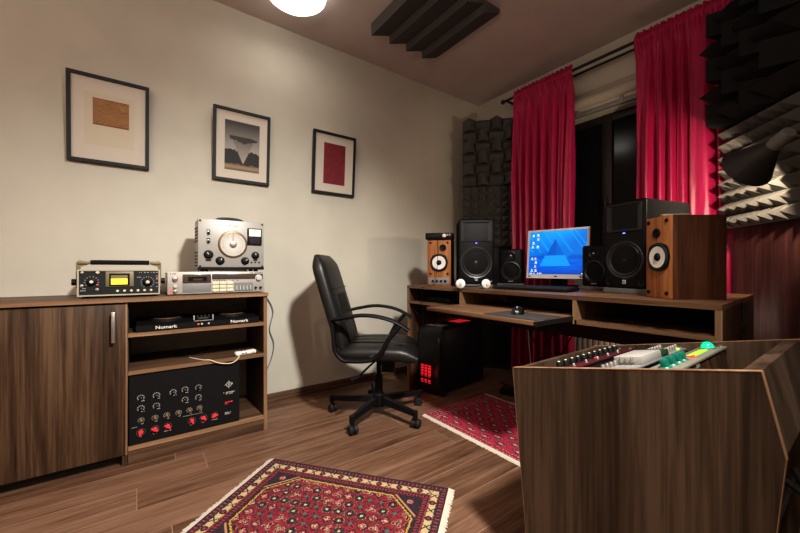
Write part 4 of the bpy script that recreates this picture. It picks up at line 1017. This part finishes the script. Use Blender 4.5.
# ------------------------------------------------------------------ rugs
CR = (.27, .016, .030); DK = (.016, .012, .018); CRM = (.52, .40, .23); GOLD = (.46, .27, .055); MAR = (.085, .012, .018)
def rug1_col(RW, RL):
    def motif(x, y):
        g = .046; row = math.floor(y/g); xo = (row % 2)*g*.5; i = math.floor((x+xo)/g); lx = ((x+xo)/g-i-.5)*.80; ly = (y/g-row-.5)*.80
        h = hsh(i, row); rr = math.hypot(lx, ly); wob = n2(x*160, y*160)
        if h < .36:
            if rr < .10: return CRM if wob > -.2 else (.3, .03, .04)
            if rr < .19: return DK if wob > -.45 else (.20, .05, .05)
            if rr < .33: return DK if wob > -.25 else (.04, .09, .08)
            if rr < .37 and wob > .1: return (.4, .22, .1)
        elif h < .62:
            dd = abs(lx)+abs(ly)
            if dd < .15: return CRM if wob > 0 else DK
            if dd < .30: return (.42, .24, .16) if wob > .05 else CR
            if dd < .42: return DK
        elif h < .86:
            a = math.atan2(ly, lx)+h*9
            pet = .22+.12*math.cos(a*3)
            if rr < pet*.55: return (.50, .33, .22) if wob > 0 else MAR
            if rr < pet and wob > -.1: return DK
            if rr < pet+.06: return (.34, .16, .11)
        else:
            if rr < .14: return (.05, .12, .10)
            if abs(abs(lx)-abs(ly)) < .07 and rr < .42: return DK
        if wob > .22 and rr < .6: return DK
        if abs(wob) < .05 and rr > .38: return (.12, .02, .03)
        return None
    def col(u, v):
        x, y = u*RW, v*RL; dx, dy = min(x, RW-x), min(y, RL-y); d = min(dx, dy); s = y if dx < dy else x
        e = n2(x*210, y*210)
        if d < .005: return DK
        if d < .031:
            k = (s/.017) % 1
            if abs(k-.5) < .2 and .011 < d < .025: return (.27, .022, .034) if e > -.2 else (.09, .13, .12)
            return DK if e > -.25 else (.15, .02, .03)
        if d < .034: return (.34, .06, .05)
        if d < .064:
            c = (d-.049)/.015; k = (s/.044) % 2; l = (k % 1)-.5; lc = l*44/15
            if k < 1:
                q = math.hypot(lc, c*1.0)
                if q < .34: return (.33, .03, .04)
                if q < .86: return DK
            else:
                if abs(abs(lc)-abs(c)*.9) < .20 and abs(lc) < .9: return DK
            if abs(c) > .9: return DK if e > -.1 else (.3, .2, .1)
            return lerp(CRM, (.42, .30, .15), max(0, min(1, .5+e)))
        if d < .067: return (.30, .03, .04)
        if d < .096:
            k = (s/.013) % 1
            if abs(k-.5)+abs((d-.082)/.03) < .34: return (.26, .025, .035)
            return DK if e > -.35 else (.16, .02, .03)
        if d < .0985: return (.36, .07, .06)
        # octagon with cut corners
        cc = (dx+dy-.19)*.7071-.083+.006*0
        d2 = min(d-.0985, cc)
        if d2 < 0:
            if cc < -.002 and cc > -.010: return (.40, .20, .09)
            q = math.hypot(dx-.135, dy-.125)
            if q < .013: return (.40, .22, .16) if e > 0 else (.25, .03, .04)
            return DK if e > -.3 else (.07, .02, .05)
        zz = abs(((s if cc > d-.0985 else (x if (x < RW/2) == (y < RL/2) else x)) / .012) % 1-.5)*.009
        if d2 < .004+zz: return DK
        if d2 < .011+zz*.6: return GOLD
        if d2 < .013+zz: return (.10, .02, .02)
        m_ = motif(x, y)
        if m_: return m_
        return lerp(CR, (.19, .012, .022), max(0, min(1, .5+n2(x*30, y*30, 4))))
    return col
def rug(name, label, P0, ux, RW, uy, RL, colf, cell, fringe_x, th=.006):
    t = thing(name, label, 'rug', (P0[0], P0[1], 0))
    ux, uy = Vector(ux).normalized(), Vector(uy).normalized()
    nu, nv = int(RW/cell), int(RL/cell)
    def pl(u, v):
        q = ux*RW*u+uy*RL*v; return (q.x, q.y, th+.0012*n2(q.x*8, q.y*8, 3))
    o = obj('pile', painted(nu, nv, colf, pl), attr_mat(name+'_pile', .95, 0, 500), t, smooth=False)
    bm = B(); V = [ux*RW*a+uy*RL*b for a, b in ((0, 0), (1, 0), (1, 1), (0, 1))]
    A = [bm.verts.new((p.x, p.y, .0005)) for p in V]; Bq = [bm.verts.new((p.x, p.y, th-.001)) for p in V]; bm.faces.new(A); bm.faces.new(Bq[::-1])
    for k in range(4): bm.faces.new((A[k], A[(k+1)%4], Bq[(k+1)%4], Bq[k]))
    obj('backing', bm, 'maroon', t)
    for side in (0, 1):
        bm = B(); along_, out, L_, base = (uy, ux, RL, RW) if fringe_x else (ux, uy, RW, RL)
        sgn = 1 if side else -1; o0 = out*(base if side else 0); n_ = int(L_/.006)
        for k in range(n_):
            s = (k+.5)*.006; ln = .017+.007*hsh(k, side); sk = .004*(hsh(k, side, 5)-.5)
            a = o0+along_*s-out*sgn*.003; b = o0+along_*(s+sk)+out*sgn*ln; w = along_*.0034
            q = [a-w, a+w, b+w*.8, b-w*.8]; zz = (th+.0015, th+.0015, .002, .002)
            T = [bm.verts.new((p.x, p.y, z)) for p, z in zip(q, zz)]; U = [bm.verts.new((p.x, p.y, max(.0004, z-.003))) for p, z in zip(q, zz)]
            bm.faces.new(T); bm.faces.new(U[::-1])
            for j in range(4): bm.faces.new((T[j], U[j], U[(j+1)%4], T[(j+1)%4]))
        obj('fringe', bm, 'fringe', t, smooth=False, label='off-white fringe')
RW1, RL1 = .840, .62
rug('patterned_rug', 'red oriental rug with a cream flower border, lying in the middle of the floor', (.772, .520), (.79, .613), RW1, (.613, -.79), RL1, rug1_col(RW1, RL1), .0036, True)
def rug2_col(u, v):
    x, y = u*1.0, v*.585; d0 = min(y, .585-y); dl = min(x, 1.0-x); e = n2(x*170, y*170)
    PK = (.36, .018, .055); D2 = (.045, .010, .018); C2 = (.46, .33, .24)
    if min(d0, dl) < .006: return PK
    if dl < .085 or d0 < .045:
        s = y if dl < .085 else x; d = dl if dl < .085 else d0; k = (s/.018) % 1; b = (d/.022) % 1
        if b < .22: return D2
        if abs(k-.5)+abs(b-.6) < .36: return C2 if e > -.1 else D2
        return PK if e > -.4 else D2
    gx, gy = .105, .050; col_ = math.floor(y/gy); yo = (x+(col_ % 2)*gx*.5)/gx; i = math.floor(yo)
    lx = (yo-i-.5)*2; ly = (y/gy-col_-.5)*2
    q = abs(lx)*1.05+abs(ly)*.95 if col_ % 1 == 0 else 0
    if q < .36: return C2 if e > -.25 else (.35, .20, .12)
    if q < .50: return D2
    if q < .66: return C2 if abs(ly) < .25 and e > .05 else (.16, .015, .03)
    if q < .86: return D2 if e > -.3 else PK
    if abs(e) < .04: return (.20, .014, .03)
    return PK
rug('runner_rug', 'red and cream patterned rug on the floor below the desk', (.80, 1.437), (1, 0, 0), 1.0, (-.035, 1, 0), .585, rug2_col, .0045, False)

# ------------------------------------------------------------------ rack console in the foreground
YN = .945; YF = 1.475; T = .018
PX = [(1.810, .603), (2.362, .719), (2.394, .566), (2.345, 0), (1.868, 0)]
t = thing('rack_console', 'walnut rack console with slanting sides and open top, in the right foreground', 'console', (2.1, 1.21, 0))
OX, OY = 2.1, 1.21
def CPn(p, q, a): return (p-OX, a-OY, q)
for a in (YN, YF-T):
    bm = B(); prism(bm, PX, CPn, a+.0005, a+T-.0005); s = obj('side_panel', bm, 'console', t, smooth=False)
    bm = B(); n_ = len(PX); cxm = sum(p[0] for p in PX)/n_; czm = sum(p[1] for p in PX)/n_
    for i in range(n_):
        (xa, za), (xb, zb) = PX[i], PX[(i+1)%n_]
        if i == 3: continue
        nx, nz = zb-za, -(xb-xa); L_ = math.hypot(nx, nz); nx, nz = -nx/L_*.0012, -nz/L_*.0012
        if (nx*((xa+xb)/2-cxm)+nz*((za+zb)/2-czm)) < 0: nx, nz = -nx, -nz
        prism(bm, [(xa, za), (xb, zb), (xb+nx, zb+nz), (xa+nx, za+nz)], CPn, a, a+T)
    obj('edge_strip', bm, 'edgez', s, smooth=False)
def slab(p0, p1, th, name, mat, ya=YN+T, yb=YF-T):
    dx, dz = p1[0]-p0[0], p1[1]-p0[1]; L_ = math.hypot(dx, dz); nx, nz = -dz/L_*th, dx/L_*th
    bm = B(); prism(bm, [p0, p1, (p1[0]+nx, p1[1]+nz), (p0[0]+nx, p0[1]+nz)], CPn, ya, yb); return obj(name, bm, mat, t, smooth=False)
slab((1.811, .602), (1.868, .002), .018, 'front_board', 'console')
bb = slab((2.393, .567), (2.361, .718), .030, 'back_board', 'console')
slab((1.87, .05), (2.345, .05), .018, 'bottom_board', 'console')
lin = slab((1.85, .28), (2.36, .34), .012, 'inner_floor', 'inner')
# rack units, face up along the slope of the console top
SL = math.atan2(.719-.603, 2.362-1.810)
def rack(name, label, x, z, w, depth, tilt):
    r_ = thing(name, label, 'rack unit', (x, 1.21, z)); r_.rotation_euler = (0, -tilt, 0); r_['group'] = 'rack units in the console'; return r_
HY = .238
def rk(t_, x, y, z, r, h, mat, name='knob', label=None):
    bm = B(); lathe(bm, [(0, 0), (r, 0), (r*.85, h*.8), (r*.7, h), (0, h)], (x, y, z), (0, 0, 1), 16); return obj(name, bm, mat, t_, label=label)
# 1 maroon unit
t1 = rack('maroon_rack_unit', 'narrow maroon rack unit with black knobs, leftmost in the console', 1.935, .618, .055, .12, SL)
bm = B(); box(bm, -.030, .030, -HY, HY, -.006, 0, .001); fp = obj('face_plate', bm, 'maroon', t1); bm = B(); box(bm, -.027, .027, -.215, .215, -.16, -.006); obj('chassis', bm, 'blackm', t1)
for k in range(11):
    y = -.19+k*.037
    kk = rk(t1, -.012, y, 0, .0095, .018, 'black'); rk(kk, -.012, y, .018, .004, .002, 'lgrey', 'cap')
    if k % 2: rk(t1, .012, y, 0, .005, .008, 'metal', 'switch')
bm = B(); box(bm, -.004, .004, .005, .015, 0, .003); box(bm, -.024, -.016, -.232, -.224, 0, .003); obj('indicator_light', bm, 'ledred', fp)
bm = B()
for y in (-.229, .229):
    for x in (-.018, .018): cyl(bm, (x, y, 0), (x, y, .004), .005, seg=10)
obj('screw', bm, 'metal', fp)
# 2 silver unit with raised white module
t2 = rack('silver_rack_unit', 'silver rack unit with a raised white module and chrome knobs, middle of the console', 2.072, .645, .09, .12, SL)
bm = B(); box(bm, -.044, .044, -HY, HY, -.006, 0, .001); fp = obj('face_plate', bm, 'grey', t2); bm = B(); box(bm, -.040, .040, -.215, .215, -.15, -.006); obj('chassis', bm, 'metald', t2)
md = bx('module', (-.030, .042, -.11, .03, 0, .022), 'padw', t2, .002); bx('module_end', (-.02, .044, .03, .08, 0, .018), 'cabgreen', t2, .001)
for k in range(3): rk(md, -.010+k*.014, -.112, .006, .005, .014, 'metal')
for k in range(8):
    for x in (-.022, .022):
        y = .06+k*.022
        if x > 0 and y < .085: continue
        rk(t2, x, y, 0, .0075, .015, 'metal')
for k in range(4): rk(t2, -.020, -.20+k*.024, 0, .007, .014, 'metal')
for k, (x, y, m_) in enumerate(((.005, -.205, 'ledred'), (-.036, .0, 'ledred'), (0, .10, 'ledblue'), (.03, .20, 'ledgreen'))): rk(fp, x, y, 0, .007, .005, m_, 'indicator_light')
bm = B()
for y in (-.228, .228):
    for x in (-.030, .030): cyl(bm, (x, y, 0), (x, y, .005), .006, seg=10)
obj('screw', bm, 'metal', fp)
# 3 cream unit with green knobs and jewel
t3 = rack('cream_rack_unit', 'cream rack unit with green knobs and a glowing green lamp, rightmost in the console', 2.182, .670, .06, .12, SL)
bm = B(); box(bm, -.034, .034, -HY, HY, -.006, 0, .001); fp = obj('face_plate', bm, 'gplate', t3)
bm = B(); box(bm, -.030, .030, -.215, .215, -.17, -.006); ch = obj('chassis', bm, 'deskz', t3)
bm = B()
for k in range(2): ring(bm, -.0, .001, 0, .001, .0001, 0, .001)
bm.free()
bx('side_vent', [(.030, .032, -.06+k*.0, -.035, -.05+k*.016, -.040+k*.016) for k in range(3)], 'grey', ch)
for k, y in enumerate((-.165, -.118, -.075, -.040)):
    kk = rk(t3, -.002, y, 0, .0155, .004, 'green', 'knob', label='green knob'); bm = B(); box(bm, -.008, .006, y-.012, y+.012, .003, .022, .003); obj('knob_grip', bm, 'green', kk)
for k in range(9):
    bm = B(); box(bm, -.010, .008, .012+k*.0155, .022+k*.0155, 0, .003); obj('level_light', bm, 'ledred' if k == 0 else 'ledgreen', t3)
bm = B(); lathe(bm, [(.017, 0), (.017, .004), (.015, .012), (.008, .020), (0, .022)], (0, .185, 0), (0, 0, 1), 24); jw = obj('jewel_lamp', bm, 'greenglow', t3, label='glowing green jewel lamp')
bm = B(); lathe(bm, [(.016, 0), (.020, 0), (.020, .004), (.016, .004)], (0, .185, 0), (0, 0, 1), 24); obj('lamp_ring', bm, 'metal', jw)
rk(t3, .014, -.005, 0, .005, .008, 'ledred', 'indicator_light')
bm = B()
for y in (-.228, .228):
    for x in (-.022, .022): cyl(bm, (x, y, 0), (x, y, .005), .006, seg=10)
obj('screw', bm, 'metal', fp)
# supports inside the console that carry the units
for ya, yb in ((YN+T+.0005, YN+T+.016), (YF-T-.016, YF-T-.0005)):
    bm = B(); prism(bm, [(1.87, .568), (2.212, .641), (2.212, .664), (1.87, .591)], CPn, ya, yb); obj('rack_rail', bm, 'metald', t, smooth=False)
# cables behind the console
cc = [[(2.384, 1.02, .50), (2.45, 1.04, .42), (2.43, 1.08, .2), (2.48, 1.1, .012)], [(2.382, 1.15, .48), (2.44, 1.13, .35), (2.46, 1.2, .15), (2.55, 1.22, .012)],
      [(2.382, 1.28, .49), (2.46, 1.26, .40), (2.44, 1.30, .18), (2.52, 1.34, .012)], [(2.382, 1.38, .47), (2.42, 1.40, .3), (2.47, 1.42, .12), (2.46, 1.5, .012)]]
for k, p in enumerate(cc):
    bm = B(); sweep(bm, p, .006, seg=8); tag(obj('console_cable', bm, 'black'), 'black cable hanging down the back of the rack console', 'cable', 'cables behind the rack console')

# ------------------------------------------------------------------ lights, world, camera
def light(kind, name, loc, power, col, **k):
    l = bpy.data.lights.new(name, kind); l.energy = power; l.color = col
    for a, b in k.items(): setattr(l, a, b)
    o = bpy.data.objects.new(name, l); C.objects.link(o); o.location = loc; return o
light('AREA', 'ceiling_light', (.42, .76, 2.49), 1.2, (1., .93, .86), shape='DISK', size=.28)
light('POINT', 'desk_lamp_light', tuple(mouth-ax*.056), 22, (1., .82, .62), shadow_soft_size=.018)
o = light('SPOT', 'second_ceiling_light', (2.65, .70, 2.40), 335, (1., .965, .90), shadow_soft_size=.10, spot_size=math.radians(93), spot_blend=1.0)
o.rotation_euler = (Vector((.72, .56, 0))-Vector(o.location)).to_track_quat('-Z', 'Y').to_euler()
light('POINT', 'tower_glow', (.60, 1.63, .16), .07, (1., .05, .08), shadow_soft_size=.04)
o = light('AREA', 'rear_fill', (2.2, -1.9, 2.5), 15, (1., .90, .82), shape='RECTANGLE', size=1.4, size_y=.8)  # added fill from behind the camera to lift dark fronts, no real lamp
o = light('AREA', 'ceiling_fill', (2.75, -1.0, 1.5), 34, (1., .84, .78), shape='DISK', size=.5); o.rotation_euler = (PI, 0, 0)  # upward fill added to brighten the ceiling, stands for no known lamp
light('POINT', 'behind_desk_fill', (1.66, 2.58, .58), 3.4, (1., .84, .70), shadow_soft_size=.10)  # unseen light added to brighten the lower curtain and the radiator
w = bpy.data.worlds.new('night'); bpy.context.scene.world = w; w.use_nodes = True
bg = w.node_tree.nodes.get('Background') or w.node_tree.nodes.new('ShaderNodeBackground')
bg.inputs[0].default_value = (.010, .009, .008, 1); bg.inputs[1].default_value = 1.0

cam = bpy.data.cameras.new('camera'); cam.sensor_width = 36; cam.lens = 36*356/800; cam.clip_start = .02
cam.shift_y = (268.5-266.5)/800
co = bpy.data.objects.new('camera', cam); C.objects.link(co); co.location = (2.5, 0, .914)
co.rotation_euler = (math.radians(90), 0, math.radians(53.7)); bpy.context.scene.camera = co
vs = bpy.context.scene.view_settings; vs.view_transform = 'Standard'; vs.look = 'Medium High Contrast'; vs.exposure = 0.3
